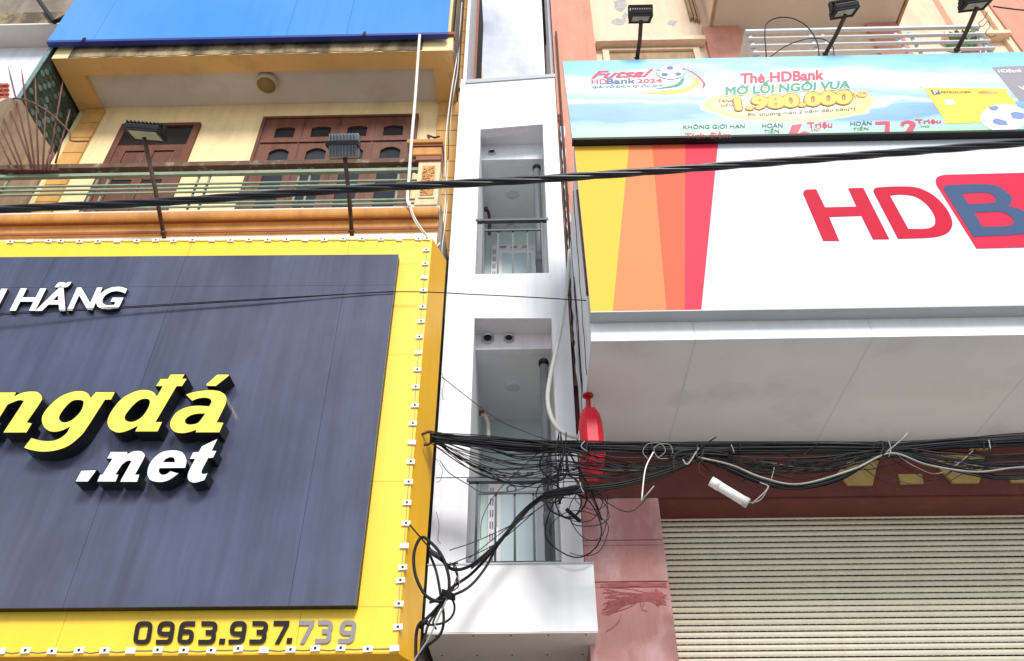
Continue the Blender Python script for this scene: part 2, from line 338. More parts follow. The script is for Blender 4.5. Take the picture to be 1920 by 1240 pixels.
def shape3(name, loops3, ext, mt, parent=None):
    """flat polygon with holes (3D loops) pushed along ext"""
    tris = tessellate_polygon([[Vector(p) for p in l] for l in loops3])
    flat = [Vector(p) for l in loops3 for p in l]; n = len(flat); ext = Vector(ext)
    V = flat+[p+ext for p in flat]; Fc = [tuple(t) for t in tris]+[tuple(i+n for i in reversed(t)) for t in tris]
    k = 0
    for l in loops3:
        L = len(l)
        for i in range(L): a, b = k+i, k+(i+1) % L; Fc.append((a, b, b+n, a+n))
        k += L
    return obj(name, V, Fc, mt, parent)
def shape(name, loops, Y, depth, mt, parent=None, n=6):
    """outlines in photo pixels set on the vertical plane Y, depth metres thick"""
    return shape3(name, [[at(p[0], p[1], Y=Y) for p in outline(l, n)] for l in loops], (0, depth, 0), mt, parent)
def zs(z, s, ox, oy):   # zoomed-crop pixel -> photo pixel
    return lambda l: [(ox+p[0]/s, oy+p[1]/s)+tuple(p[2:]) for p in l]
def text_data(s, bold=0.0, shear=0.0, space=1.0):
    c = bpy.data.curves.new('t', 'FONT'); c.body = s; c.offset = bold; c.shear = shear; c.space_character = space; c.resolution_u = 4
    o = bpy.data.objects.new('t', c); COL.objects.link(o)
    dg = bpy.context.evaluated_depsgraph_get(); me = bpy.data.meshes.new_from_object(o.evaluated_get(dg))
    bpy.data.objects.remove(o); bpy.data.curves.remove(c)
    return me
ACC = {'Ở': ('O', 'horn', 'hook'), 'Ớ': ('O', 'horn', 'acute'), 'ờ': ('o', 'horn', 'grave'), 'ư': ('u', 'horn'), 'ệ': ('ê', 'dot'), 'ể': ('ê', 'hook'), 'ẻ': ('e', 'hook'), 'Ặ': ('A', 'breve', 'dot'), 'Ạ': ('A', 'dot'), 'Đ': ('D', 'bar'), 'đ': ('d', 'bar'), 'Ả': ('A', 'hook'), 'Ị': ('I', 'dot')}
def text_geo(s, bold, shear, space):
    base = ''.join(ACC.get(c, (c,))[0] for c in s)
    me = text_data(base, bold, shear, space)
    vs0 = [v.co.copy() for v in me.vertices]; fs = [tuple(p.vertices) for p in me.polygons]; bpy.data.meshes.remove(me)
    for i, c in enumerate(s):
        if c not in ACC: continue
        def ext(t):
            m_ = text_data(t, 0, 0, space); xs_ = [v.co.x for v in m_.vertices]; ys_ = [v.co.y for v in m_.vertices]; bpy.data.meshes.remove(m_)
            return (min(xs_), max(xs_), max(ys_))
        x1 = ext(base[:i+1])[1]; g = ext(base[i]); w = g[1]-g[0]; x0 = x1-w; top = g[2]; xc = (x0+x1)/2; q = 0.035
        for a in ACC[c][1:]:
            P = {'horn': [(x1-0.06, top-0.10), (x1-0.02, top-0.14), (x1+0.08, top+0.06), (x1+0.01, top+0.06)],
                 'hook': [(xc-0.05, top+0.14), (xc+0.06, top+0.14), (xc+0.02, top+0.04), (xc-0.03, top+0.04)],
                 'acute': [(xc-0.06, top+0.05), (xc-0.01, top+0.05), (xc+0.08, top+0.17), (xc+0.01, top+0.17)],
                 'grave': [(xc+0.06, top+0.05), (xc+0.0, top+0.05), (xc-0.09, top+0.17), (xc-0.02, top+0.17)],
                 'breve': [(xc-0.10, top+0.12), (xc, top+0.05), (xc+0.10, top+0.12), (xc, top+0.09)],
                 'dot': [(xc-0.04, -0.16), (xc+0.04, -0.16), (xc+0.04, -0.08), (xc-0.04, -0.08)],
                 'bar': [(x0-0.07, 0.33), (x0+0.22, 0.33), (x0+0.22, 0.39), (x0-0.07, 0.39)] if c == 'Đ' else [(x1-0.24, 0.60), (x1+0.06, 0.60), (x1+0.06, 0.66), (x1-0.24, 0.66)]}[a]
            n = len(vs0); vs0 += [Vector((px_+shear*py_, py_, 0)) for px_, py_ in P]
            fs.append((n, n+1, n+2, n+3))
    return vs0, fs
def text_px(name, s, quad, Y, depth, mt, parent=None, bold=0.0, shear=0.0, space=1.0, ref=None, fat=0.0):
    """lettering fitted to photo-pixel corners (top-left, top-right, bottom-right, bottom-left) on plane Y"""
    vs0, fs = text_geo(s, bold, shear, space)
    if ref is None:
        x0 = min(v.x for v in vs0); x1 = max(v.x for v in vs0); y0 = min(v.y for v in vs0); y1 = max(v.y for v in vs0)
    else: x0, x1, y0, y1 = ref
    tl, tr, br, bl = [Vector(q) for q in quad]; V = []
    sh = [(0, 0)]+([(fat*math.cos(k*math.pi/4), fat*math.sin(k*math.pi/4)) for k in range(8)] if fat else [])
    f0 = fs; fs = []
    for ki, (sx_, sy_) in enumerate(sh):
        fs += [tuple(i+len(V) for i in f) for f in f0]
        for v in vs0:
            u = (v.x+sx_-x0)/(x1-x0); w = (v.y+sy_-y0)/(y1-y0)
            p = (bl*(1-u)+br*u)*(1-w)+(tl*(1-u)+tr*u)*w
            V.append(at(p.x, p.y, Y=Y-0.00008*ki))
    if not depth:
        me = bpy.data.meshes.new('m'); me.from_pydata([tuple(v) for v in V], [], fs)
        o = put(name, me, mt, parent); o['textref'] = [x0, x1, y0, y1]
        return o
    bm = bmesh.new(); bv = [bm.verts.new(v) for v in V]
    for f in fs:
        try: bm.faces.new([bv[i] for i in f])
        except ValueError: pass
        bmesh.ops.recalc_face_normals(bm, faces=bm.faces)
    if depth:
        r = bmesh.ops.extrude_face_region(bm, geom=list(bm.faces))
        for e in r['geom']:
            if isinstance(e, bmesh.types.BMVert): e.co.y += depth
        bmesh.ops.recalc_face_normals(bm, faces=bm.faces)
    me = bpy.data.meshes.new('m'); bm.to_mesh(me); bm.free()
    o = put(name, me, mt, parent); o['textref'] = [x0, x1, y0, y1]
    return o
def rect(x0, y0, x1, y1): return ((x0, y0), (x1, y0), (x1, y1), (x0, y1))
def struct(o): o['kind'] = 'structure'; return o

# ---------------------------------------------------------------- planes of the street front (metres from the camera)
YW = 7.0        # white house front
YS = 6.16       # yellow shop sign face
YB = 6.06       # charcoal board face
YL = 6.53       # yellow house balcony front
YR = 7.10       # pink house ground floor front
YF = 5.32       # canopy fascia
YK = 5.18       # bank sign face
YN = 5.10       # promo banner face
YC = 5.80       # cable bundle
zc = at(600, 100, Y=YL).z      # underside of the yellow house's upper beam
ZCEIL = zc+0.09
YWALL = at(600, 194, Z=ZCEIL).y
ZFLOOR = at(600, 390, Y=YL).z-0.02

# ---------------------------------------------------------------- ground
g = struct(box('ground', -250, 250, -200, 260, -0.30, -0.02, 'ground'))
g = struct(box('road', -60, 60, -7, 3.2, -0.019, 0.0, 'asphalt'))
g = struct(box('pavement', -60, 60, 3.2, 9.0, -0.018, 0.13, 'paving'))

# ================================================================= yellow house
XR = at(848, 100, Y=YL).x          # right end of its balcony
XL = -7.0
house = thing('yellow_house', 'old cream and ochre house with wooden door and shuttered window behind balcony', 'house', ((XL+XR)/2, 8.0, 0.13))
xw1 = XR+0.04
box('wall', XL, xw1, YWALL, 15.0, ZFLOOR-0.12, 19.0, 'cream', house)
box('lower_wall', XL, xw1, YL+0.02, 15.0, 0.13, ZFLOOR-0.14, 'grime', house)
# floor slab and cornice mouldings
ztop = at(600, 386, Y=YL-0.10).z
def zat(y, Y): return at(600, y, Y=Y).z
box('balcony_floor', XL, XR, YL-0.02, YWALL-0.004, ZFLOOR-0.12, ZFLOOR, 'ceil_grey', house)
def cornice_piece(name, y0, y1, Y, mt, back=None, round_=False, x1=XR):
    z1, z0 = zat(y0, Y), zat(y1, Y)
    if round_:
        h = (z1-z0)/2; n = 8
        pr = [(Y+h*0.55-math.sin(math.pi*i/n)*h*0.55-0.0, z0+(z1-z0)*(1-math.cos(math.pi*i/n))/2) for i in range(n+1)]
        pr = pr+[(YL+0.02, z1), (YL+0.02, z0)]
    else:
        pr = [(Y, z0), (Y, z1), (YL+0.02, z1), (YL+0.02, z0)]
    n = len(pr); V = [(XL, a, b) for a, b in pr]+[(x1, a, b) for a, b in pr]
    Fc = [tuple(range(n)), tuple(range(2*n-1, n-1, -1))]+[(i, (i+1) % n, (i+1) % n+n, i+n) for i in range(n)]
    return obj(name, V, Fc, mt, house)
cornice_piece('moulding', 388.5, 404.5, YL-0.13, 'ochre_dark', round_=True)
cornice_piece('moulding', 404.7, 407.2, YL-0.085, 'pale')
cornice_piece('moulding', 407.4, 411.5, YL-0.080, 'brown_trim')
# cove between the two fillets
za, zb = zat(411.6, YL-0.07), zat(428, YL-0.02)
pr = [(YL-0.07+0.05*math.sin(math.pi/2*i/8), za+(zb-za)*(1-math.cos(math.pi/2*i/8))) for i in range(9)]+[(YL+0.03, zb), (YL+0.03, za)]
n = len(pr); obj('moulding', [(XL, a, b) for a, b in pr]+[(XR, a, b) for a, b in pr],
    [tuple(range(n)), tuple(range(2*n-1, n-1, -1))]+[(i, (i+1) % n, (i+1) % n+n, i+n) for i in range(n)], 'ochre_dark', house)
cornice_piece('moulding', 428.2, 431.8, YL-0.05, 'brown_trim')
cornice_piece('moulding', 431.9, 434.0, YL-0.04, 'ochre_dark')
cornice_piece('fascia_band', 434.2, 520, YL-0.006, 'pale', x1=XR-0.004)
# upper slab: beam, stained fascia, ceiling
zf1 = at(600, 74, Y=YL-0.02).z
ybk = at(600, 133, Z=zc).y
box('beam', XL, XR, YL+0.004, ybk, zc, zc+0.3, 'ochre_beam', house)
box('beam', XL, XL+0.36, ybk+0.002, YWALL-0.003, zc, ZCEIL+0.2, 'ochre_beam', house)
xe = at(812, 122, Z=zc).x
box('beam', xe, XR, ybk+0.002, YWALL-0.003, zc, ZCEIL+0.2, 'ochre_beam', house)
box('ceiling', XL+0.362, xe-0.002, ybk+0.002, YWALL-0.003, ZCEIL, ZCEIL+0.2, 'ceil_grey', house)
zst = at(600, 99, Y=YL-0.02).z
# stained fascia with a ragged lower stain line: separate thin render coat
up = []; k = 60
for i in range(k+1):
    x = XL+0.25+(XR-0.45-XL-0.25)*i/k
    up.append(Vector((x, YL-0.012, zc+0.012+0.008*math.sin(i*1.7)+random.uniform(-0.008, 0.008))))
shape3('weathered_coat', [up+[Vector((XR-0.45, YL-0.012, zf1+0.02)), Vector((XL+0.25, YL-0.012, zf1+0.02))]], (0, 0.010, 0), 'stained', house)
box('upper_fascia', XL, XR, YL-0.002, YL+0.003, zc+0.002, zf1+0.02, 'cream', house)
box('drip_edge', XL-0.01, XR+0.012, YL-0.05, YL+0.5, zf1+0.022, zf1+0.085, 'brown_trim', house)
box('upper_storey_front', XL+0.1, XR-0.06, YL+0.06, YWALL+1.0, zf1+0.09, 19, 'cream', house)
# flank returns, grimy
box('slab_flank', XR+0.001, XR+0.012, YL+0.05, YWALL-0.004, zc+0.02, 19, 'grime', house)
box('balcony_flank', XR+0.001, XR+0.014, YL-0.0, YWALL-0.004, 1.0, ZFLOOR+0.05, 'grime', house)
# ochre pilasters with joints: courses of blocks
def pilaster(x0, x1, zt, zb_):
    hblk = 0.36; z = zt; 
    while z > zb_:
        z2 = max(zb_, z-hblk)
        box('pilaster_block', x0, x1, YWALL-0.05, YWALL-0.004, z2+0.012, z, 'ochre', house, 0.006)
        z = z2
    box('pilaster_core', x0+0.008, x1-0.008, YWALL-0.036, YWALL-0.003, zb_, zt, 'brown_trim', house)
px0 = at(821, 215, Y=YWALL-0.05).x; px1 = at(862, 215, Y=YWALL-0.05).x
pilaster(px0, px1, zc-0.01, ZFLOOR)
pilaster(px1-0.10, px1+0.02, 18.8, zc+0.35)
lx0 = at(150, 224, Y=YWALL-0.05).x; lx1 = at(186, 224, Y=YWALL-0.05).x
pilaster(lx0, lx1, zc-0.01, ZFLOOR)
# door
def XZ(x, y, Y): p = at(x, y, Y=Y); return p.x, p.z
YD = YWALL-0.04
dx0, dz1 = XZ(230, 234, YD); dx1, _ = XZ(377, 231, YD)
door = boxes('door', [(dx0+0.095, dx1-0.095, YD+0.015, YWALL-0.004, ZFLOOR+0.01, dz1-0.09)], 'gap', house)
boxes('frame', [(dx0, dx0+0.09, YD-0.02, YWALL-0.002, ZFLOOR, dz1), (dx1-0.09, dx1, YD-0.02, YWALL-0.002, ZFLOOR, dz1), (dx0+0.09, dx1-0.09, YD-0.02, YWALL-0.002, dz1-0.07, dz1)], 'wood', door)
ztr = at(310, 276, Y=YD).z
box('transom_pane', dx0+0.10, dx1-0.10, YD+0.008, YD+0.014, ztr+0.05, dz1-0.075, 'glass', door)
boxes('leaf', [(dx0+0.092, dx1-0.092, YD-0.005, YD+0.012, ztr-0.08, ztr+0.05), (dx0+0.092, dx0+0.24, YD-0.004, YD+0.012, ZFLOOR+0.02, ztr-0.082), (dx1-0.24, dx1-0.092, YD-0.004, YD+0.012, ZFLOOR+0.02, ztr-0.082),
      ((dx0+dx1)/2-0.07, (dx0+dx1)/2+0.07, YD-0.004, YD+0.012, ZFLOOR+0.02, ztr-0.082)], 'wood', door)
for a, b in ((dx0+0.245, (dx0+dx1)/2-0.075), ((dx0+dx1)/2+0.075, dx1-0.245)):
    zz = ztr-0.11
    for kk in range(3):
        box('panel', a, b, YD+0.002, YD+0.013, zz-0.62, zz, 'wood', door, 0.012); zz -= 0.70
# window with arched panes
YV = YWALL-0.05
wx0, wz1 = XZ(499, 226, YV); wx1, _ = XZ(779, 217, YV)
wz1 = at(640, 221.5, Y=YV).z; wz0 = ZFLOOR+0.02
nW = 4; cw = (wx1-wx0-0.10)/nW
zt_a, zt_b = at(640, 237, Y=YV).z, at(640, 256, Y=YV).z
zl_a = at(640, 277, Y=YV).z
window = boxes('window', [(wx0+0.01, wx1-0.01, YV+0.036, YV+0.045, wz0, wz1-0.01)], 'gap', house)
holes = []; panes = []
for i in range(nW):
    c0 = wx0+0.05+cw*i; a, b = c0+cw*0.26, c0+cw*0.80
    def arch(a, b, zt, zb_, rise):
        P = [Vector((a, YV, zb_)), Vector((b, YV, zb_))]
        for q in range(13):
            t = q/12; x = b+(a-b)*t; s = abs(2*t-1)
            P.append(Vector((x, YV, zt-rise*(s**2.2))))
        return P
    holes.append(arch(a, b, zt_a, zt_b, 0.03)); panes.append((a, b, zt_b, zt_a))
    holes.append(arch(a, b, zl_a, wz0+0.35, 0.08)); panes.append((a, b, wz0+0.35, zl_a))
rect3 = [Vector((wx0, YV, wz0)), Vector((wx1, YV, wz0)), Vector((wx1, YV, wz1)), Vector((wx0, YV, wz1))]
shape3('frame', [rect3]+holes, (0, 0.03, 0), 'wood', window)
for a, b, z0, z1 in panes: box('pane', a-0.01, b+0.01, YV+0.031, YV+0.035, z0-0.01, z1+0.01, 'glass', window)
for i in range(1, nW): box('mullion', wx0+0.05+cw*i-0.012, wx0+0.05+cw*i+0.012, YV-0.012, YV-0.001, wz0+0.01, wz1-0.02, 'wood', window)
zbar = at(640, 264.5, Y=YV).z
box('transom_bar', wx0+0.02, wx1-0.02, YV-0.022, YV-0.013, zbar-0.03, zbar+0.03, 'wood', window)
boxes('outer_frame', [(wx0-0.05, wx0-0.001, YV-0.02, YWALL-0.002, wz0, wz1+0.05), (wx1+0.001, wx1+0.05, YV-0.02, YWALL-0.002, wz0, wz1+0.05), (wx0, wx1, YV-0.02, YWALL-0.002, wz1+0.001, wz1+0.05)], 'wood', window)
# corner post with relief panel
pa, _ = XZ(783, 330, YL-0.02); pb = XR-0.03
zpt = at(805, 301, Y=YL-0.04).z; zpb = ztop+0.0
box('post', pa, pb, YL-0.04, YL+0.22, ZFLOOR, zpt, 'post_tan', house, 0.006)
zr1, zr0 = at(808, 311, Y=YL-0.05).z, at(800, 366, Y=YL-0.05).z
pw = pb-pa
relief = box('relief_panel', pa+pw*0.22, pb-pw*0.22, YL-0.052, YL-0.041, zr0, zr1, 'relief', house)
V, Fc = [], []
for q in range(34):
    cx = random.uniform(pa+pw*0.28, pb-pw*0.28); cz = random.uniform(zr0+0.03, zr1-0.03); an = random.uniform(0, 6.28)
    pts = [Vector((cx+0.03*(1-t*0.5)*math.cos(an+t*3.2), YL-0.058, cz+0.03*(1-t*0.5)*math.sin(an+t*3.2))) for t in [i/6 for i in range(7)]]
    v, f = tubev(pts, 0.008, 5); nn = len(V); V += v; Fc += [tuple(i+nn for i in ff) for ff in f]
obj('scrollwork', V, Fc, 'ochre', relief)
boxes('panel_frame', [(pa+pw*0.15, pb-pw*0.15, YL-0.055, YL-0.041, zr0-0.05, zr0-0.02)], 'post_tan', relief)
zcap = [at(805, y, Y=YL-0.06).z for y in (268, 275, 278, 293, 297, 301)]
box('post_cap', pa-0.17, pb+0.02, YL-0.13, YL+0.27, zcap[1], zcap[0], 'ochre_dark', house, 0.015)
box('post_cap', pa-0.11, pb+0.012, YL-0.10, YL+0.25, zcap[2], zcap[1]-0.001, 'brown_trim', house)
box('post_cap', pa-0.09, pb+0.008, YL-0.085, YL+0.24, zcap[3], zcap[2]-0.001, 'ochre_dark', house, 0.02)
box('post_cap', pa-0.04, pb+0.004, YL-0.07, YL+0.23, zcap[5], zcap[3]-0.001, 'brown_trim', house, 0.008)
# bent bracket on the post cap
br = thing('wall_bracket', 'rusty bent iron bracket standing on the ochre post cap', 'bracket', (pb-0.15, YL+0.05, zcap[0]))
b0 = Vector((pb-0.16, YL+0.03, zcap[0]))
tube('stem', [b0, b0+Vector((-0.02, 0, 0.16)), b0+Vector((-0.05, 0, 0.27))], 0.018, 'rust', br)
tube('arm', [b0+Vector((-0.05, 0, 0.27)), b0+Vector((0.04, 0, 0.22)), b0+Vector((0.10, 0.02, 0.27))], 0.014, 'rust', br)
box('foot', b0.x+0.05, b0.x+0.13, b0.y-0.03, b0.y+0.05, zcap[0], zcap[0]+0.05, 'rust', br)

# balcony railing
rl = thing('balcony_railing', 'faded green steel railing with weathered wooden top rail on yellow house', 'railing', (-4, YL+0.05, ZFLOOR))
yr = YL+0.02
def bar(name, y, h, d, mt, Y=yr, x1=None, x0=XL, parent=rl):
    z = at(600, y, Y=Y).z; return box(name, x0, (pa-0.001) if x1 is None else x1, Y-d/2, Y+d/2, z-h/2, z+h/2, mt, parent, 0.004)
bar('top_rail', 309, 0.085, 0.11, 'rail_wood')
bar('rail', 322.5, 0.055, 0.05, 'rail_green')
for y in (341, 348.5, 356): bar('rail', y, 0.024, 0.024, 'rail_green')
for y in (377, 384): bar('rail', y, 0.024, 0.024, 'rail_green')
zr_t, zr_b = at(600, 322, Y=yr).z, ZFLOOR
for p in range(-3, 5):
    xx = at(565+190*p-0, 350, Y=yr).x
    if xx < XL or xx > pa-0.1: continue
    for dd in (-0.07, 0.07):
        box('baluster', xx+dd-0.012, xx+dd+0.012, yr+0.014, yr+0.034, zr_b, zr_t-0.02, 'rail_green', rl)
    tube('scroll', [Vector((xx-0.08+0.02*math.cos(a), yr, zr_t+0.055+0.02*math.sin(a))) for a in [i*0.6 for i in range(6)]], 0.007, 'rail_green', rl, 5)
    tube('scroll', [Vector((xx+0.08-0.02*math.cos(a), yr, zr_t+0.055+0.02*math.sin(a))) for a in [i*0.6 for i in range(6)]], 0.007, 'rail_green', rl, 5)
# things on the balcony floor
pl = thing('folded_tarpaulin', 'dark folded plastic tarpaulin heaped on the balcony behind railing', 'tarpaulin', (-6.0, YL+0.4, ZFLOOR))
me_v = []
q = at(90, 366, Y=YL+0.35)
for i in range(9):
    for j in range(6):
        me_v.append((q.x-0.45+0.11*i, q.y-0.2+0.1*j, ZFLOOR+0.03+(0.30+0.12*math.sin(i*2.1+j)+0.1*math.sin(i*0.9-j*1.7))*max(0.05, math.sin(math.pi*(i+0.5)/9)*math.sin(math.pi*(j+0.5)/6))))
fc = [(i*6+j, i*6+j+1, (i+1)*6+j+1, (i+1)*6+j) for i in range(8) for j in range(5)]
o = obj('heap', me_v, fc, 'black', pl); sm = o.modifiers.new('solid', 'SOLIDIFY'); sm.thickness = 0.02
# round ceiling lamp
lc = at(500, 158, Z=ZCEIL-0.10); lc.z = ZCEIL
lamp = thing('ceiling_lamp', 'round drum ceiling lamp with yellowed lens under ochre balcony slab', 'lamp', (lc.x, lc.y, ZCEIL-0.001))
lathe('drum', [(0.16, 0), (0.165, -0.05), (0.16, -0.12), (0.15, -0.125)], (lc.x, lc.y, ZCEIL-0.001), 'lamp_ring', lamp)
lathe('lens', [(0.142, -0.126), (0.138, -0.135), (0.10, -0.145), (0.02, -0.150)], (lc.x, lc.y, ZCEIL-0.001), 'brass', lamp)

# ---------------------------------------------------------------- blue sign above
bz0 = at(450, 70, Y=YL-0.14).z; bx0 = at(90, 75, Y=YL-0.14).x; bx1 = at(839, 62, Y=YL-0.14).x
bs = thing('blue_signboard', 'large plain blue signboard above the stained balcony slab', 'signboard', ((bx0+bx1)/2, YL-0.1, bz0))
nP = 5; jx = [bx0]+[at(x, 40, Y=YL-0.14).x for x in (195, 545, 655)]+[bx1]
for a, b in zip(jx, jx[1:]): box('panel', a+0.002, b-0.002, YL-0.14, YL-0.12, bz0+0.02, 17.0, 'blue', bs)
box('bottom_edge', bx0, bx1, YL-0.143, YL-0.06, bz0-0.035, bz0+0.018, 'dark_blue', bs)
boxes('bracket', [(x-0.02, x+0.02, YL-0.16, YL-0.144, bz0-0.04, bz0+0.05) for x in (at(178, 70, Y=YL).x, at(690, 62, Y=YL).x)], 'black', bs)
boxes('back_frame', [(x-0.02, x+0.02, YL-0.118, YL+0.055, bz0+0.1+k*1.2, bz0+0.14+k*1.2) for x in (bx0+0.5, (bx0+bx1)/2, bx1-0.5) for k in range(3)], 'rust', bs)

# ---------------------------------------------------------------- far-left neighbour
nb = thing('neighbour_house', 'neighbouring house with white cladding and grey soffit left of yellow house', 'house', (-9, 7.5, 0.13))
YNB = 7.0
z90 = at(40, 90, Y=YNB).z
box('cladding', -13, XL-0.055, YNB, YNB+0.1, 0.13, z90, 'sheet_white', nb)
ysf = at(40, 47, Z=z90).y
box('soffit', -13, XL-0.055, ysf, YNB+0.1, z90+0.002, z90+0.04, 'ceil_grey', nb)
zz = at(40, 24, Y=ysf).z
box('fascia', -13, XL-0.16, ysf-0.002, ysf+0.1, z90+0.042, zz, 'stained', nb)
box('upper_wall', -13, XL-0.2, YNB-0.2, YNB+2, zz+0.001, 18, 'grime', nb)
p0, p1 = at(72, 0, Y=ysf-0.05), at(102, 42, Y=ysf-0.05)
tube('iron_brace', [p0, p1, at(125, 30, Y=ysf-0.05)], 0.035, 'black', nb)
for i in range(4):
    a = at(-20, 158+i*8, Y=YNB-0.04); b = at(16, 157+i*8, Y=YNB-0.04)
    box('louvre', a.x, b.x, YNB-0.05, YNB-0.002, a.z-0.045, a.z, 'clay', nb)
# tiled party wall
pw_ = thing('party_wall', 'green patterned tile fin wall between yellow house and neighbour', 'wall', (-7.05, 7.2, 0.13))
XT = XL-0.05
box('core', XT-0.05, XT+0.0, 6.50, 8.2, 11.08, 14.5, 'tile_base', pw_)
box('edge_trim', XT-0.055, XT+0.012, 6.484, 6.498, 11.0, 14.5, 'tile_a', pw_)
hx = []
for i in range(11):
    for j in range(9):
        if (i+j*3) % 7 == 3: continue
        cy, cz = 6.58+i*0.10+(j % 2)*0.05, 11.15+j*0.11
        hx.append((cy, cz))
for i, (cy, cz) in enumerate(hx):
    rr = 0.048
    P = [Vector((XT+0.008, cy+rr*math.cos(a*math.pi/4+0.4), cz+rr*math.sin(a*math.pi/4+0.4))) for a in range(8)]
    shape3('tile', [P], (-0.007, 0, 0), ('tile_a', 'tile_b', 'tile_a', 'tile_base', 'tile_b')[(i*7) % 5], pw_)
P = [at(x, y, X=XT+0.02) for x, y in [(-70, 280), (-2, 192), (14, 184), (38, 184), (66, 232), (110, 299), (150, 345), (60, 440), (-120, 440)]]
shape3('lower_wall', [P], (-0.08, 0, 0), 'beige', pw_)
# spike fan guard
sp = thing('spike_guard', 'fan of thin rusty spikes at the end of the balcony', 'spike guard', (-6.3, YL-0.05, ZFLOOR))
YG = YL-0.06
for i, ((x0, y0), (x1, y1)) in enumerate([((0, 155), (62, 312)), ((15, 124), (62, 312)), ((40, 129), (66, 312)), ((66, 143), (72, 312)), ((86, 203), (80, 312)), ((0, 203), (45, 312)), ((0, 237), (38, 312)), ((0, 265), (20, 300)),
        ((118, 152), (95, 280)), ((132, 205), (104, 298)), ((95, 276), (84, 312)), ((100, 278), (90, 312))]):
    a, b = at(x0, y0, Y=YG-0.005*i), at(x1, y1+8, Y=YG-0.005*i); d = (b-a)
    tube('spike', [a, a+d*0.12, b], [0.002, 0.012, 0.013], 'spike', sp, 6)
tube('arc_rod', [p for p in catmull([at(x, y, Y=YG-0.08) for x, y in [(-10, 192), (20, 185), (48, 188), (80, 203), (105, 222), (130, 248), (133, 264), (166, 265)]], n=5)], 0.011, 'spike', sp, 6)
tube('foot_bar', [at(10, 319, Y=YG), at(110, 319, Y=YG)], 0.018, 'spike', sp, 6)

# ================================================================= yellow shop sign
zt_s, zb_s = at(808, 447, Y=YS).z, at(748, 1224, Y=YS).z
xs1 = (at(808, 447, Y=YS).x+at(748, 1222, Y=YS).x)/2
xs0 = -6.6
dzt, dzb = at(600, 480, Y=YB).z, at(500, 1137, Y=YB).z
dx1b = (at(743, 480, Y=YB).x+at(673, 1137, Y=YB).x)/2
sign = thing('shop_signboard', 'large yellow bordered signboard with charcoal board and raised letters', 'signboard', (-3.6, YS+0.15, zb_s))
box('carcass', xs0, xs1-0.006, YS+0.012, YL-0.008, zb_s+0.006, zt_s-0.004, 'sign_yellow_shade', sign)
def panel(name, x0, x1, z0, z1, mt='sign_yellow', Y=YS, d=0.011, parent=sign): return box(name, x0+0.0015, x1-0.0015, Y, Y+d, z0+0.0015, z1-0.0015, mt, parent)
jt = [xs0, at(358, 460, Y=YS).x, at(654, 460, Y=YS).x, xs1]
for a, b in zip(jt, jt[1:]): panel('border_panel', a, b, dzt-0.05, zt_s)
jz = [dzt-0.05]+[at(740, y, Y=YS).z for y in (666, 903)]+[at(700, 1138, Y=YS).z]
for a, b in zip(jz, jz[1:]): panel('border_panel', dx1b-0.06, xs1, b, a)
jb = [xs0, at(123, 1160, Y=YS).x, at(560, 1180, Y=YS).x, xs1]
for a, b in zip(jb, jb[1:]): panel('border_panel', a, b, zb_s, jz[-1])
xsb = (at(826, 704, Y=YL).x+at(818, 820, Y=YL).x+at(832, 550, Y=YL).x+at(782, 1180, Y=YL).x)/4
side = shape3('side_panel', [[Vector((xs1, YS+0.002, zb_s)), Vector((xsb, YL-0.01, zb_s)), Vector((xs1-0.01, YL-0.01, zb_s)), Vector((xs1-0.01, YS+0.002, zb_s))]], (0, 0, zt_s-zb_s), 'sign_yellow_shade', sign)
box('bottom_panel', xs0, xs1, YS+0.004, YL-0.01, zb_s-0.006, zb_s+0.002, 'sign_yellow_shade', sign)
# charcoal board in sheets
brd = box('board', xs0+0.02, dx1b-0.003, YB+0.012, YS-0.002, dzb+0.004, dzt-0.003, 'black', sign)
zj = at(500, 539, Y=YB).z
for a, b in zip([xs0, at(105, 481, Y=YB).x, at(349, 481, Y=YB).x], [at(105, 481, Y=YB).x, at(349, 481, Y=YB).x, dx1b]): panel('sheet', a, b, zj, dzt, 'board', YB, 0.011, brd)
for a, b in zip([xs0, at(118, 1137, Y=YB).x, at(541, 1137, Y=YB).x], [at(118, 1137, Y=YB).x, at(541, 1137, Y=YB).x, dx1b]): panel('sheet', a, b, dzb, zj, 'board', YB, 0.011, brd)
# LED modules
mv = boxv(-0.036, 0.036, -0.017, 0, -0.022, 0.022); me0 = mesh(mv, BF); me0.materials.append(M['module'])
me1 = mesh(boxv(-0.009, 0.009, -0.021, -0.0172, -0.009, 0.009), BF); me1.materials.append(M['black'])
mods = [at(x, 447.5+(-0.0)*x, Y=YS) for x in [25, 60, 96, 118, 153, 188, 224, 259, 294, 329, 364, 399, 434, 468, 504, 539, 574, 609, 645, 680, 715, 750, 785, 801]]
for p in mods: p.z = zt_s-0.02
col_ = [at(802-(y-447)*0.0772, y, Y=YS) for y in (470, 496, 521, 546, 577, 604, 633, 663, 695, 727, 761, 795, 831, 867, 905, 944, 983, 1024, 1066, 1089, 1132, 1178)]
row_ = [at(x, 1222, Y=YS) for x in [2, 48, 98, 148, 198, 247, 298, 347, 397, 446, 496, 546, 590, 640, 689, 739]]
for p in row_: p.z = zb_s+0.03
for i, p in enumerate(mods+col_+row_):
    o = bpy.data.objects.new('led_module', me0); COL.objects.link(o); o.parent = sign; o.matrix_parent_inverse = Matrix.Translation(-Vector(sign.location))
    o.location = (p.x+random.uniform(-0.006, 0.006), YS-0.0005, p.z+random.uniform(-0.006, 0.006)); o.rotation_euler = (0, random.uniform(-0.1, 0.1), 0)
    if i % 5 != 1:
        e = bpy.data.objects.new('diode', me1); COL.objects.link(e); e.parent = o
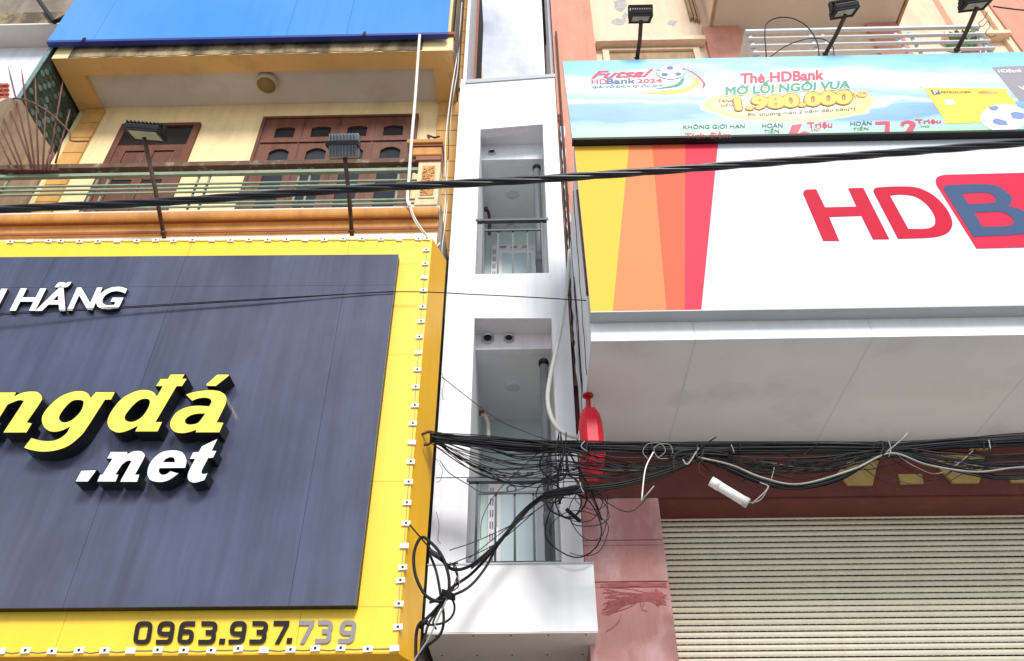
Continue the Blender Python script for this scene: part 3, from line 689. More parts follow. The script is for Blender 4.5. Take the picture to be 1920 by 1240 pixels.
for lst, nm in ((mods, 'module_wire'), (col_, 'module_wire'), (row_, 'module_wire')):
    pts = []
    for a, b in zip(lst, lst[1:]):
        pts += [Vector((a.x, YS-0.006, a.z)), Vector(((a.x+b.x)/2+random.uniform(-0.01, 0.01), YS-0.006, (a.z+b.z)/2-random.uniform(0, 0.015)))]
    pts.append(Vector((lst[-1].x, YS-0.006, lst[-1].z)))
    tube(nm, pts, 0.0035, 'cable_pale', sign, 4)
def hang(o):
    me = o.data
    if me.users > 1:
        z = o.location.z; o.location.z += 0.0146*(xs1-o.location.x)*(z-zb_s)/(zt_s-zb_s); return
    for v in me.vertices: v.co.z += 0.0146*(xs1-v.co.x)*(v.co.z-zb_s)/(zt_s-zb_s)
for o in list(sign.children):
    hang(o)
    if o.name.startswith('board'):
        for c in o.children: hang(c)
# raised letters
T1, T2 = zs(0, 5.165, 0, 660), zs(0, 4.768, 180, 680)
s = 1
L_n = [T1([(165, 388), (140, 425), (210, 392, s), (300, 378, s), (372, 388, s), (410, 435, s), (395, 490, s), (265, 680), (315, 690), (258, 785), (25, 785), (205, 510, s), (216, 478, s), (180, 473, s), (120, 495, s), (75, 515),
     (-35, 690), (12, 690), (-45, 785), (-290, 785), (-235, 690), (-200, 690), (-65, 470), (-110, 470), (-60, 388)])]
L_g = [T1([(880, 438), (850, 395, s), (790, 375, s), (700, 382, s), (580, 430, s), (470, 525, s), (405, 625, s), (412, 710, s), (465, 765, s), (530, 778, s), (600, 765, s), (672, 732), (640, 785, s), (580, 832, s), (500, 858, s), (400, 855, s), (302, 830),
     (225, 930), (290, 952, s), (400, 970, s), (530, 960, s), (660, 915, s), (780, 820, s), (850, 730, s), (1018, 468), (1078, 466), (1120, 385), (925, 385)]),
     T1([(805, 490, s), (770, 470, s), (700, 480, s), (630, 545, s), (578, 625, s), (590, 668, s), (640, 678, s), (710, 645, s), (780, 570, s)])]
L_d = [T2([(545, 295), (515, 260, s), (450, 240, s), (360, 250, s), (240, 310, s), (150, 410, s), (100, 510, s), (110, 580, s), (160, 620, s), (215, 630, s), (290, 610, s), (370, 572), (343, 620), (552, 620), (597, 528), (538, 528), (722, 215), (770, 215),
     (818, 142), (775, 140), (800, 102), (665, 102), (640, 142), (575, 142), (528, 215), (590, 215)]),
     T2([(478, 350, s), (450, 328, s), (390, 340, s), (320, 400, s), (262, 480, s), (275, 518, s), (330, 525, s), (400, 490, s), (455, 420, s)])]
L_a = [T2([(795, 285), (880, 258, s), (1000, 243, s), (1100, 252, s), (1160, 290, s), (1170, 340, s), (1150, 400, s), (1085, 530), (1145, 535), (1105, 628), (885, 628), (893, 605), (840, 624, s), (770, 635, s), (700, 622, s), (660, 575, s), (668, 510, s), (720, 440, s), (800, 398, s),
     (900, 382, s), (1010, 388), (1028, 350, s), (1010, 325, s), (960, 318, s), (900, 330, s), (860, 347)]),
     T2([(970, 460), (900, 462, s), (840, 480, s), (800, 515, s), (812, 545, s), (860, 550, s), (910, 535, s), (945, 495, s)])]
L_acc = [T2([(1082, 103), (1185, 103), (1196, 116), (1072, 214), (988, 213), (978, 195)])]
W_dot = [[(152, 882), (182, 881), (165, 904), (140, 904)]]
W_n = [T2([(128, 795), (280, 795), (285, 812), (335, 790, s), (400, 788, s), (437, 818, s), (430, 860, s), (355, 998), (392, 998), (370, 1070), (208, 1070), (300, 905, s), (308, 884, s), (280, 883, s), (235, 915), (180, 998), (205, 998), (178, 1068), (5, 1068), (35, 998), (55, 998), (140, 862), (92, 862)])]
W_e = [T2([(800, 945), (812, 870, s), (775, 800, s), (690, 780, s), (580, 800, s), (490, 880, s), (455, 980, s), (480, 1050, s), (560, 1072, s), (650, 1055, s), (745, 990), (665, 968), (625, 995, s), (585, 997, s), (565, 970, s), (572, 948)]),
     T2([(605, 888), (700, 888), (695, 858, s), (665, 850, s), (630, 862, s)])]
W_t = [T2([(1090, 678), (1040, 785), (1082, 787), (1048, 855), (1005, 857), (950, 965, s), (955, 992, s), (1003, 985), (970, 1055), (880, 1078, s), (828, 1058, s), (815, 1015, s), (835, 950, s), (880, 865), (832, 865), (865, 800), (915, 795), (945, 745)])]
def inset(loop, d):
    P = outline(loop, 6); n = len(P); ar = sum(P[i].x*P[(i+1) % n].y-P[(i+1) % n].x*P[i].y for i in range(n)); out = []
    for i in range(n):
        a, b = (P[i]-P[i-1]), (P[(i+1) % n]-P[i])
        if a.length < 1e-6 or b.length < 1e-6: out.append(tuple(P[i])); continue
        a.normalize(); b.normalize(); na = Vector((-a.y, a.x)); nb_ = Vector((-b.y, b.x)); m_ = na+nb_
        m_ = m_.normalized()/max(0.5, (m_.length/2)) if m_.length > 1e-4 else na
        out.append(tuple(P[i]+m_*d*(1 if ar > 0 else -1)))
    return out
def raised(loops, face, depth):
    Yf = YB-depth
    b = shape('letter', loops, Yf, depth-0.0005, 'black_letter', sign, 6)
    # face sheet slightly inset, 3 mm proud
    shape('face', [inset(l, 1.1 if k_ == 0 else -1.1) for k_, l in enumerate(loops)], Yf-0.004, 0.0035, face, b, 1)
    return b
# letters traced at the face plane of the raised letter
for L in (L_n, L_g, L_d, L_a, L_acc): raised(L, 'letter_yellow', 0.16)
for L in (W_dot, W_n, W_e, W_t): raised(L, 'letter_white', 0.15)
# HÃNG capitals
def cap_letter(ch, quad, shear=0.0, bold=0.025):
    b = text_px('letter', ch, quad, YB-0.045, 0.0445, 'black_letter', sign, bold, shear)
    text_px('face', ch, quad, YB-0.048, 0.0028, 'letter_white', b, bold, shear)
Q = zs(0, 2.696, 0, 500)
for ch, x0, y0, x1, y1 in (('H', -150, 112, 38, 224), ('H', 48, 110, 234, 223), ('Ã', 178, 78, 362, 224), ('N', 338, 106, 518, 222), ('G', 485, 102, 643, 218)):
    q = Q([(x0, y0), (x1, y0), (x1, y1), (x0, y1)])
    cap_letter(ch, q, 0.38)
# phone number
Qd = zs(0, 2.4, 0, 1100)
for ch, x0, x1, y0 in (('0', 597, 690, 156), ('9', 698, 790, 156), ('6', 795, 882, 156), ('3', 892, 982, 156), ('.', 985, 1011, 234), ('9', 1025, 1114, 155), ('3', 1122, 1210, 155), ('7', 1222, 1302, 154), ('.', 1289, 1313, 231), ('7', 1336, 1414, 153), ('3', 1418, 1502, 152), ('9', 1519, 1607, 152)):
    gr = x0 > 1330
    yb_ = y0+104 if ch != '.' else y0+24
    if ch == '.':
        shape('digit', [Qd([(x0+3, y0), (x1+2, y0), (x1-2, yb_), (x0-1, yb_)])], YS-0.014, 0.0135, 'digit_black', sign); continue
    w_, h_, st = x1-x0, yb_-y0, 21.0
    if ch == '7':
        P7 = [(0.0, 1), (1, 1), (1, 0.80), (0.48, 0), (0.20, 0), (0.70, 0.80), (0.0, 0.80)]
        shape('digit', [Qd([(x0+p[0]*(w_-10)+10*p[1], yb_-p[1]*h_) for p in P7])], YS-0.014, 0.0135, 'digit_grey' if gr else 'digit_black', sign); continue
    PT = {'0': [([(0, 0), (1, 0), (1, 1), (0, 1)], True)], '9': [([(0.06, 0), (1, 0), (1, 1), (0, 1), (0, 0.44), (1, 0.44)], False)], '6': [([(0.94, 1), (0, 1), (0, 0), (1, 0), (1, 0.57), (0, 0.57)], False)],
          '3': [([(0, 1), (1, 1), (1, 0.53), (0.28, 0.53)], False), ([(0.28, 0.515), (1, 0.515), (1, 0), (0, 0)], False)], '7': [([(0, 1), (1, 1), (0.32, -0.06)], False)]}[ch]
    V, Fc = [], []
    for pi_, (path, closed) in enumerate(PT):
        C = [Vector((x0+st/2+p[0]*(w_-st-14)+14*p[1], yb_-st/2-p[1]*(h_-st))) for p in path]; R2 = 20 if ch != '7' else 0.01; pts = []; n = len(C)
        for k in range(n):
            if not closed and k in (0, n-1): pts.append(C[k]); continue
            a, b = C[k-1], C[(k+1) % n]; da, db = (a-C[k]), (b-C[k]); r1 = min(R2, da.length*0.48); r2 = min(R2, db.length*0.48)
            p0, p2 = C[k]+da.normalized()*r1, C[k]+db.normalized()*r2
            for t in ([q/5 for q in range(6)] if R2 > 1 else [0.5]): pts.append(p0*(1-t)**2+C[k]*2*t*(1-t)+p2*t*t)
        if not closed:
            pts[0] = pts[0]+(pts[0]-pts[1]).normalized()*(st*0.5 if abs(path[0][0]-0.5) > 0.4 else 0); pts[-1] = pts[-1]+(pts[-1]-pts[-2]).normalized()*(st*0.5 if abs(path[-1][0]-0.5) > 0.4 and len(path) < 6 else 0)
        L = len(pts); base = len(V)
        for k, p in enumerate(pts):
            a = pts[k-1] if (k > 0 or closed) else p; b = pts[(k+1) % L] if (k < L-1 or closed) else p
            d = (b-a).normalized(); nn = Vector((-d.y, d.x))*st/2
            if ch == '7' and k == 1: nn = nn*1.55
            yy = YS-0.014-0.0008*(k/L)-0.001*pi_
            for q in (p+nn, p-nn):
                e = Qd([(q.x, q.y)])[0]; V.append(at(e[0], e[1], Y=yy)); V.append(at(e[0], e[1], Y=YS-0.0005))
        for k in range(L if closed else L-1):
            i0, j0 = base+4*k, base+4*((k+1) % L)
            Fc += [(i0, i0+2, j0+2, j0), (i0, j0, j0+1, i0+1), (i0+2, i0+3, j0+3, j0+2)]
        if not closed: Fc += [(base, base+1, base+3, base+2), tuple(base+4*(L-1)+q for q in (0, 2, 3, 1))]
    obj('digit', V, Fc, 'digit_grey' if gr else 'digit_black', sign)

# ================================================================= white house
wh = thing('white_house', 'very narrow white rendered house squeezed between yellow sign and bank sign', 'house', (-0.2, 8.5, 0.13))
xa = (at(868, 130, Y=YW).x+at(803, 1040, Y=YW).x)/2; xb = (at(1063, 540, Y=YW).x+at(1090, 960, Y=YW).x)/2
zpL, zpR = at(876, 158, Y=YW).z, at(1037, 146, Y=YW).z
up_open = [at(*p, Y=YW) for p in ((899, 243), (1017, 233), (1030, 512), (893, 514))]
lo_open = [at(*p, Y=YW) for p in ((885, 597), (1040, 597), (1046, 1054), (879, 1056))]
zlow = at(960, 1057, Y=YW).z-0.02
xe_ = xa+0.07
out_w = [Vector((xe_, YW, zlow)), Vector((xb, YW, zlow)), Vector((xb, YW, zpR)), Vector((xe_, YW, zpL))]
# keep openings plumb
ux0, ux1 = (up_open[0].x+up_open[3].x)/2, (up_open[1].x+up_open[2].x)/2
lx0_, lx1_ = (lo_open[0].x+lo_open[3].x)/2, (lo_open[1].x+lo_open[2].x)/2
uz0 = up_open[2].z; lz0 = lo_open[2].z
UO = [Vector((ux0, YW, up_open[0].z)), Vector((ux1, YW, up_open[1].z)), Vector((ux1, YW, uz0)), Vector((ux0, YW, uz0))]
LO = [Vector((lx0_, YW, lo_open[0].z)), Vector((lx1_, YW, lo_open[1].z)), Vector((lx1_, YW, lz0+0.001)), Vector((lx0_, YW, lz0+0.001))]
shape3('front_wall', [out_w, UO, LO], (0, 0.15, 0), 'white', wh)
# left edge fin and parapet coping
shape3('edge_strip', [[Vector((xa, YW-0.035, zlow)), Vector((xe_-0.001, YW+0.004, zlow)), Vector((xe_-0.001, YW+0.14, zlow)), Vector((xa, YW+0.14, zlow))]], (0, 0, zpL+0.09-zlow), 'white', wh)
cz_ = [at(876, 150, Y=YW-0.03).z, at(1037, 140, Y=YW-0.03).z]
shape3('parapet_coping', [[Vector((xe_+0.001, YW-0.02, zpL+0.001)), Vector((xb+0.01, YW-0.02, zpR+0.001)), Vector((xb+0.01, YW-0.02, zpR+0.075)), Vector((xe_+0.001, YW-0.02, zpL+0.09))]], (0, 0.2, 0), 'lip', wh)
zpar = zpL+0.095
def recess(opn, yb1, y_bulk0, y_bulk1, y_back, floor_z, name):
    x0, x1 = opn[3].x, opn[2].x; zt = min(opn[0].z, opn[1].z)
    Yb = at(960, y_bulk0, Z=(opn[0].z+opn[1].z)/2).y
    zb2 = at(960, y_bulk1, Y=Yb).z
    Yk = at(960, y_back, Z=zb2).y
    ztop_ = max(opn[0].z, opn[1].z)
    y0 = YW+0.15
    box('recess_soffit', x0-0.05, x1+0.05, y0+0.001, Yb, ztop_+0.001, ztop_+0.12, 'white_in', wh)
    box('bulkhead', x0-0.05, x1+0.05, Yb+0.001, Yb+0.12, zb2, ztop_+0.12, 'white', wh)
    box('recess_ceiling', x0-0.05, x1+0.05, Yb+0.121, Yk, zb2, zb2+0.12, 'white_in', wh)
    box('recess_wall', x0-0.10, x0-0.0, y0+0.001, Yk+0.1, floor_z-0.1, ztop_+0.1, 'white_in', wh)
    box('recess_wall', x1+0.0, x1+0.10, y0+0.001, Yk+0.1, floor_z-0.1, ztop_+0.1, 'white_in', wh)
    box('recess_back_wall', x0+0.002, x1-0.002, Yk+0.001, Yk+0.1, floor_z-0.1, zb2+0.1, 'mint', wh)
    box('recess_floor', x0+0.002, x1-0.002, y0-0.1, Yk-0.001, floor_z-0.12, floor_z-0.005, 'ceil_grey', wh)
    return x0, x1, Yb, zb2, Yk, ztop_
rU = recess(UO, 243, 275, 299, 424, uz0, 'u')
rL = recess(LO, 597, 628, 655, 788, lz0, 'l')
# vents
def vent(px, py, Yb, r, label, grp):
    p = at(px, py, Y=Yb)
    t = thing('wall_vent', label, 'vent', (p.x, Yb-0.001, p.z), grp)
    k = 24; V = []; 
    prof = [(r*1.0, 0.0), (r*1.0, -0.02), (r*0.86, -0.035), (r*0.66, -0.03), (r*0.62, -0.004)]
    lathe('rim', prof, (p.x, Yb-0.0012, p.z), 'steel', t, 'Y', 24)
    lathe('bore', [(r*0.58, -0.0305), (r*0.56, -0.0315)], (p.x, Yb-0.0012, p.z), 'black', t, 'Y', 24)
vent(922, 287, rU[2], 0.055, 'small round steel vent above the upper balcony of white house', None)
vent(914.5, 636.5, rL[2], 0.075, 'larger of two round steel vents above lower white balcony', None)
vent(954.5, 636, rL[2], 0.062, 'smaller of two round steel vents above lower white balcony', None)
# downlights
def downlight(px, py, zb2, label):
    p = at(px, py, Z=zb2)
    t = thing('downlight', label, 'ceiling light', (p.x, p.y, zb2-0.001))
    lathe('ring', [(0.115, 0), (0.11, -0.012), (0.09, -0.022)], (p.x, p.y, zb2-0.001), 'white', t)
    lathe('lens', [(0.085, -0.0225), (0.07, -0.03), (0.02, -0.033)], (p.x, p.y, zb2-0.001), 'lens', t)
downlight(961, 363, rU[3], 'round downlight in the upper white balcony ceiling')
downlight(962, 724, rL[3], 'round downlight in the lower white balcony ceiling')
# doors in the recesses
def glass_door(rec, fz, ytop, which):
    x0, x1, Yb, zb2, Yk, zt_ = rec
    zt = at(960, ytop, Y=Yk-0.03).z
    a, b = x0+0.10, x1-0.03
    d = boxes('door', [(a, a+0.09, Yk-0.05, Yk-0.001, fz, zt), (b-0.09, b, Yk-0.05, Yk-0.001, fz, zt), (a+0.09, b-0.09, Yk-0.05, Yk-0.001, zt-0.09, zt)], 'door_white', wh)
    boxes('sash', [(a+0.092, a+0.16, Yk-0.04, Yk-0.002, fz, zt-0.092), (b-0.16, b-0.092, Yk-0.04, Yk-0.002, fz, zt-0.092), (a+0.16, b-0.16, Yk-0.04, Yk-0.002, zt-0.17, zt-0.092)], 'door_white', d)
    box('pane', a+0.161, b-0.161, Yk-0.022, Yk-0.012, fz+0.02, zt-0.171, 'door_glass', d)
    T = []
    zz = fz+0.1
    while zz < zt-0.14:
        for xx in (a+0.022, b-0.068): T.append((xx, xx+0.014, Yk-0.053, Yk-0.0505, zz, zz+0.09)); T.append((xx+0.028, xx+0.042, Yk-0.053, Yk-0.0505, zz, zz+0.09))
        zz += 0.15
    xx = a+0.12
    while xx < b-0.2:
        T.append((xx, xx+0.10, Yk-0.053, Yk-0.0505, zt-0.068, zt-0.054)); T.append((xx+0.01, xx+0.11, Yk-0.053, Yk-0.0505, zt-0.040, zt-0.026)); xx += 0.17
    boxes('protective_tape', T, 'tape', d)['kind'] = 'stuff'
    box('handle', a+0.105, a+0.125, Yk-0.075, Yk-0.0405, fz+0.95, fz+1.15, 'steel', d)
glass_door(rU, uz0, 461, 'upper'); glass_door(rL, lz0, 884, 'lower')
# front railings
def white_rail(x0, x1, zf, ytop, ymid, label, nb=4):
    zt = at(960, ytop, Y=YW+0.05).z; zm = at(960, ymid, Y=YW+0.05).z
    t = thing('balcony_railing', label, 'railing', ((x0+x1)/2, YW+0.05, zf))
    box('top_rail', x0-0.02, x1+0.02, YW-0.01, YW+0.05, zt-0.028, zt+0.012, 'grey_steel', t, 0.006)
    box('rail', x0+0.08, x1-0.06, YW+0.02, YW+0.04, zm-0.012, zm+0.012, 'grey_steel', t)
    a, b = x0+0.085, x1-0.065
    for i in range(nb+1):
        xx = a+(b-a)*i/nb
        box('baluster', xx-0.011, xx+0.011, YW+0.041 if 0 < i < nb else YW+0.018, YW+0.058, zf, zm if 0 < i < nb else zt-0.029, 'grey_steel', t)
    box('rail', x0+0.002, x1-0.002, YW+0.02, YW+0.04, zf+0.002, zf+0.022, 'grey_steel', t)
    c = Vector(((x0+x1)/2-0.02, YW+0.03, (zt-0.05+zm)/2)); rr = (zt-0.05-zm)/2-0.004
    tube('ring', [c+Vector((rr*1.15*math.cos(k*math.pi/12), 0, rr*math.sin(k*math.pi/12))) for k in range(24)], 0.009, 'grey_steel', t, 6, True)
    return t
white_rail(ux0, ux1, uz0, 417, 434, 'grey steel balcony railing with one ring on the upper white balcony')
white_rail(lx0_, lx1_, lz0, 903, 926, 'grey steel balcony railing with one ring on the lower white balcony')
# drain pipes
def drain(px, ytop, rec, fz, label):
    x = rec[1]-0.095; y = YW+0.42; z1 = rec[3]
    t = thing('drain_pipe', label, 'pipe', (x, y, fz))
    tube('pipe', [Vector((x, y, fz-0.004)), Vector((x, y, z1-0.08))], 0.05, 'pipe', t, 14)
    tube('socket', [Vector((x, y, fz+0.55)), Vector((x, y, fz+0.68))], 0.057, 'pipe', t, 14)
    tube('clamp', [Vector((x, y, z1-0.16)), Vector((x, y, z1-0.10))], 0.06, 'black', t, 14)
drain(1018, 310, rU, uz0, 'grey plastic drain pipe inside the upper white balcony')
drain(1025, 690, rL, lz0, 'grey plastic drain pipe inside the lower white balcony')
# hose stubs on the left recess walls
for rec, y0, lab in ((rU, 395, 'short brown wrapped hose on the upper balcony side wall'), (rL, 778, 'short beige wrapped hose on the lower balcony side wall')):
    Yh = YW+1.2
    pts = catmull([at(x, yy, Y=Yh) for x, yy in ((rec[0]*0+882 if y0 > 500 else 897, y0), (889 if y0 > 500 else 901, y0+3), (894 if y0 > 500 else 903, y0+18), (895 if y0 > 500 else 903, y0+45))], n=6)
    dxx = rec[0]+0.03-min(p.x for p in pts); pts = [p+Vector((dxx, 0, 0)) for p in pts]
    h = thing('wrapped_hose', lab, 'hose', tuple(pts[0]))
    tube('hose', pts, 0.024, 'conduit' if y0 > 500 else 'rust', h, 8)
    box('wall_clip', rec[0]+0.001, rec[0]+0.06, Yh-0.03, Yh+0.03, pts[0].z, pts[0].z+0.05, 'brown_trim', h)
# projecting box under the lower balcony
YX = YW-0.22
bzt = at(955, 1057, Y=YX).z; bzb = at(955, 1188, Y=YX).z; bxa = at(799, 1120, Y=YX).x; bxb = (at(1113, 1056, Y=YX).x+at(1121, 1187, Y=YX).x)/2
box('balcony_box', bxa, bxb, YX, YW+0.3, bzb+0.012, min(bzt, zlow-0.004), 'fascia', wh)
box('box_lip', bxa-0.006, bxb+0.006, YX-0.008, YW-0.005, bzt-0.010, bzt+0.004, 'lip', wh)
box('box_underside', bxa+0.004, bxb-0.004, YX+0.003, 8.6, bzb, bzb+0.010, 'ceil_grey', wh)
boxes('screw', [(bxa+0.1+(bxb-bxa-0.2)*i/4-0.008, bxa+0.1+(bxb-bxa-0.2)*i/4+0.008, yy-0.008, yy+0.008, bzb-0.004, bzb-0.0005) for i in range(5) for yy in (YX+0.05, YX+0.6)], 'gap', wh)['kind'] = 'stuff'
box('ground_floor_wall', xa-0.08, xb+0.1, 8.605, 8.8, 0.13, zlow+0.3, 'grime', wh)
box('rear_body', xa, xb, 9.2, 15, 0.13, 8.0, 'white', wh)
# roof terrace side walls, dark posts
xi = at(877, 140, Y=YW+0.1).x
box('terrace_wall', xa, xa+0.055, YW+0.2, 8.25, zpar-0.2, 17.5, 'white', wh)
box('terrace_post', xa+0.004, xa+0.10, 8.252, 8.36, zpar-0.2, 17.5, 'brown_trim', wh)
box('terrace_post', xa+0.0, xa+0.11, 8.361, 9.3, zpar-0.2, 17.5, 'gap', wh)
box('terrace_wall', xb-0.035, xb+0.01, YW+0.2, 8.0, zpar-0.2, 17.5, 'white', wh)
box('terrace_pier', xb-0.05, xb+0.01, 8.002, 8.30, zpar-0.2, 14.6, 'peach', wh)
boxes('terrace_pier_band', [(xb-0.065, xb+0.012, 8.31, 8.40, zpar-0.2, 17.5)], 'gap', wh)
box('terrace_floor', xa+0.06, xb-0.04, YW+0.152, 9.2, zpar-1.0, zpar-0.9, 'ceil_grey', wh)

# ================================================================= pink house
ph = thing('pink_house', 'salmon and peach house behind the bank sign with maroon lintel', 'house', (3.5, 8.5, 0.13))
xp0 = xb+0.012; XRR = 8.5
xpr = (at(1240, 938, Y=YR).x+at(1267, 1238, Y=YR).x)/2
zl0 = at(1400, 935, Y=YR).z
YSH = at(1400, 972, Z=zl0).y
zj1, zj2 = at(1170, 1012, Y=YR).z, at(1170, 1022, Y=YR).z
zj3, zj4 = at(1190, 1090, Y=YR).z, at(1190, 1101, Y=YR).z
ZSOF = at(1300, 836, Y=YR).z
def pil(z0, z1, mt='pink', dy=0.0): return box('pilaster_course', xp0, xpr, YR+dy, YR+0.4, z0, z1, mt, ph, 0.006)
pil(zj1, zl0+0.02); pil(zj2, zj1-0.003, dy=0.008); pil(zj3, zj2-0.003, dy=0.002); pil(zj4, zj3-0.003, 'pink', 0.012); pil(0.13, zj4-0.003, dy=0.002)
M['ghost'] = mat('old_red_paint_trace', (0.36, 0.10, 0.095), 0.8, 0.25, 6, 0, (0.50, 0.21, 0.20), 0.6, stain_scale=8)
random.seed(3)
E5 = zs(0, 3.875, 1080, 920)
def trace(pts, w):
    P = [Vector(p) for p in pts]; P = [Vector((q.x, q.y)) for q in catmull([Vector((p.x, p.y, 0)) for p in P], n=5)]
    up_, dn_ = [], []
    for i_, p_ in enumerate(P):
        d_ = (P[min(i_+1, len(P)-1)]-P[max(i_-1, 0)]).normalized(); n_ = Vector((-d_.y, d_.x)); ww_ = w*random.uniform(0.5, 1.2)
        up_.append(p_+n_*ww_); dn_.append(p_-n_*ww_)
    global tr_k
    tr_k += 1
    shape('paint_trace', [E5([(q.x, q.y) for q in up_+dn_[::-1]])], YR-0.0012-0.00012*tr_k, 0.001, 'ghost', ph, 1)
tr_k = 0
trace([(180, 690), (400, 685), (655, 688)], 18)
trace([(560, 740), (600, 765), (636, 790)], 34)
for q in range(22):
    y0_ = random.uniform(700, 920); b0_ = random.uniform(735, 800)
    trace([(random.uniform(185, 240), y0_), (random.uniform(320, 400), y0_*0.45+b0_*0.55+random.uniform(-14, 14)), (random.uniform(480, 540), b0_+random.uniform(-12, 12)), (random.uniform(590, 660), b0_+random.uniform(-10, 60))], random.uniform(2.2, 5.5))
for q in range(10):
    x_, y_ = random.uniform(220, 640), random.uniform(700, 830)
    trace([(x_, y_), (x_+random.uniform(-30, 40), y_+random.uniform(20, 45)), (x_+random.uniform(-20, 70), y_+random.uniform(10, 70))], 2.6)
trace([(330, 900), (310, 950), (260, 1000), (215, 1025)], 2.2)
random.seed(9)
box('lintel', xp0, XRR, YR+0.001, YSH+0.06, zl0+0.022, ZSOF+1.2, 'maroon', ph)
box('reveal_soffit', xpr+0.001, XRR, YR+0.03, YSH-0.001, zl0, zl0+0.021, 'maroon', ph)
# raised gold letter remains on the lintel
GQ = zs(0, 3.648, 1480, 700)
for poly in ([(330, 680), (450, 560), (620, 560), (570, 765), (400, 765)], [(745, 690), (905, 690), (920, 755), (765, 755)], [(1030, 650), (1010, 560), (1340, 560), (1300, 750), (1120, 750)], [(1500, 690), (1700, 690), (1720, 745), (1520, 745)], [(1270, 470), (1375, 470), (1370, 520), (1230, 525)]):
    shape('gold_letter', [GQ(poly)], YR-0.03, 0.0305, 'gold', ph)
# roller shutter
rs = thing('roller_shutter', 'cream slatted roller shutter closed under maroon lintel', 'roller shutter', (4, YSH, 0.13))
pitch = (at(1500, 974, Y=YSH).z-at(1500, 1231, Y=YSH).z)/23.0
hs = pitch*0.78
nseg = 7; prof = [(-0.012*math.sin(math.pi*i/nseg), -hs*i/nseg) for i in range(nseg+1)]+[(0.003, -hs+0.002), (0.003, -0.002)]
x0s, x1s = xpr-0.15, XRR-1.0; n = len(prof)
SV = [(x0s, a, b) for a, b in prof]+[(x1s, a, b) for a, b in prof]
SF = [tuple(range(n)), tuple(range(2*n-1, n-1, -1))]+[(i, (i+1) % n, (i+1) % n+n, i+n) for i in range(n)]
xx = x0s+0.03
while xx < x1s:
    nn = len(SV); SV += boxv(xx, xx+0.010, -0.002, 0.0025, -hs-pitch*0.055, -hs+0.0008); SF += [tuple(i+nn for i in f) for f in BF]; xx += 0.072
slat = mesh(SV, SF); slat.materials.append(M['shutter'])
ztops = zl0+0.03; kk = 0
while ztops-kk*pitch > 0.15:
    o = bpy.data.objects.new('slat', slat); COL.objects.link(o); o.parent = rs; o.matrix_parent_inverse = Matrix.Translation(-Vector(rs.location))
    o.location = (random.uniform(-0.03, 0.03), YSH+0.012+random.uniform(-0.0012, 0.0012), ztops-kk*pitch); o.rotation_euler = (random.uniform(-0.03, 0.03), random.uniform(-0.0003, 0.0003), 0); kk += 1
box('dark_interior', x0s, x1s, YSH+0.032, YSH+0.05, 0.14, zl0+0.05, 'gap', rs)
# upper part of the pink house
ZB_ = 8.2
box('body', xp0+0.3, XRR, YSH+0.12, 15, 0.13, 19, 'peach', ph)
yu = YR
box('upper_wall', xp0+0.02, XRR, yu+0.02, YR+0.44, ZSOF+1.201, 19, 'peach', ph)
xs_r = at(1113, 60, Y=yu-0.08).x
box('pilaster', xp0, xs_r, yu-0.08, yu+0.018, ZSOF+1.3, 19, 'salmon', ph)
def torn(name, xA, w, Yp, z0, z1, mt, step=0.07):
    L_, R_ = [], []; z = z0
    while z < z1:
        L_.append(Vector((xA+random.uniform(-0.006, 0.010), Yp, z))); R_.append(Vector((xA+w*random.uniform(0.45, 1.15), Yp, z+random.uniform(-0.02, 0.02)))); z += step*random.uniform(0.5, 1.5)
    shape3(name, [L_+R_[::-1]], (0, 0.02, 0), mt, ph)
torn('broken_edge', xp0+0.004, 0.075, yu-0.100, 6.4, 11.2, 'brick_grime')
torn('broken_edge', xp0+0.012, 0.045, yu-0.104, 6.6, 10.6, 'gap', 0.11)
torn('broken_edge', xp0+0.030, 0.055, yu-0.108, 6.4, 10.9, 'dirt_white', 0.09)
tube('rusty_pipe', [Vector((xp0+0.055, yu-0.13, 8.0)), Vector((xp0+0.055, yu-0.13, at(1040, 60, Y=yu-0.13).z))], 0.016, 'rust', ph, 6)
# hood and window recess beneath it
def hood(xA, xB, y0, y1, Yp):
    a, b = at(xA, y0, Y=Yp), at(xB, y0-3, Y=Yp); z1 = a.z; 
    zz0 = at((xA+xB)/2, y0+5, Y=Yp).z
    box('hood', a.x, b.x, Yp, yu+0.019, zz0, z1, 'peach', ph, 0.006)
    return a.x, b.x, zz0
hx0, hx1, hz = hood(1117, 1322, 70, 84, yu-0.14)
wzt = at(1220, 96, Y=yu).z
boxes('window_surround', [(hx0+0.10, hx0+0.20, yu-0.03, yu+0.019, 8.4, wzt+0.05), (hx1-0.20, hx1-0.10, yu-0.03, yu+0.019, 8.4, wzt+0.05), (hx0+0.20, hx1-0.20, yu-0.03, yu+0.019, wzt, wzt+0.05)], 'peach', ph)
box('window_recess', hx0+0.21, hx1-0.21, yu+0.012, yu+0.0195, 8.4, wzt-0.005, 'peach_trim', ph)
# peeled plaster patches
for c, w, h in (((1163, 8), 15, 14), ((1160, 40), 16, 7), ((1172, 30), 6, 7), ((1261, 43), 10, 6), ((1470, 6), 6, 3)):
    P = [(c[0]+w*math.cos(a)*random.uniform(0.55, 1.1), c[1]+h*math.sin(a)*random.uniform(0.55, 1.1)) for a in [i*math.pi/7 for i in range(14)]]
    shape('bare_patch', [P], yu+0.016, 0.0035, 'peel', ph)
# ribbed trim strips beside the upper box
for i in range(3):
    a = at(1297+i*7, 35+i*2, Y=yu-0.03)
    box('ribbed_trim', a.x-0.02, a.x+0.02, yu-0.05, yu+0.018, a.z, 19, 'peach_trim', ph)
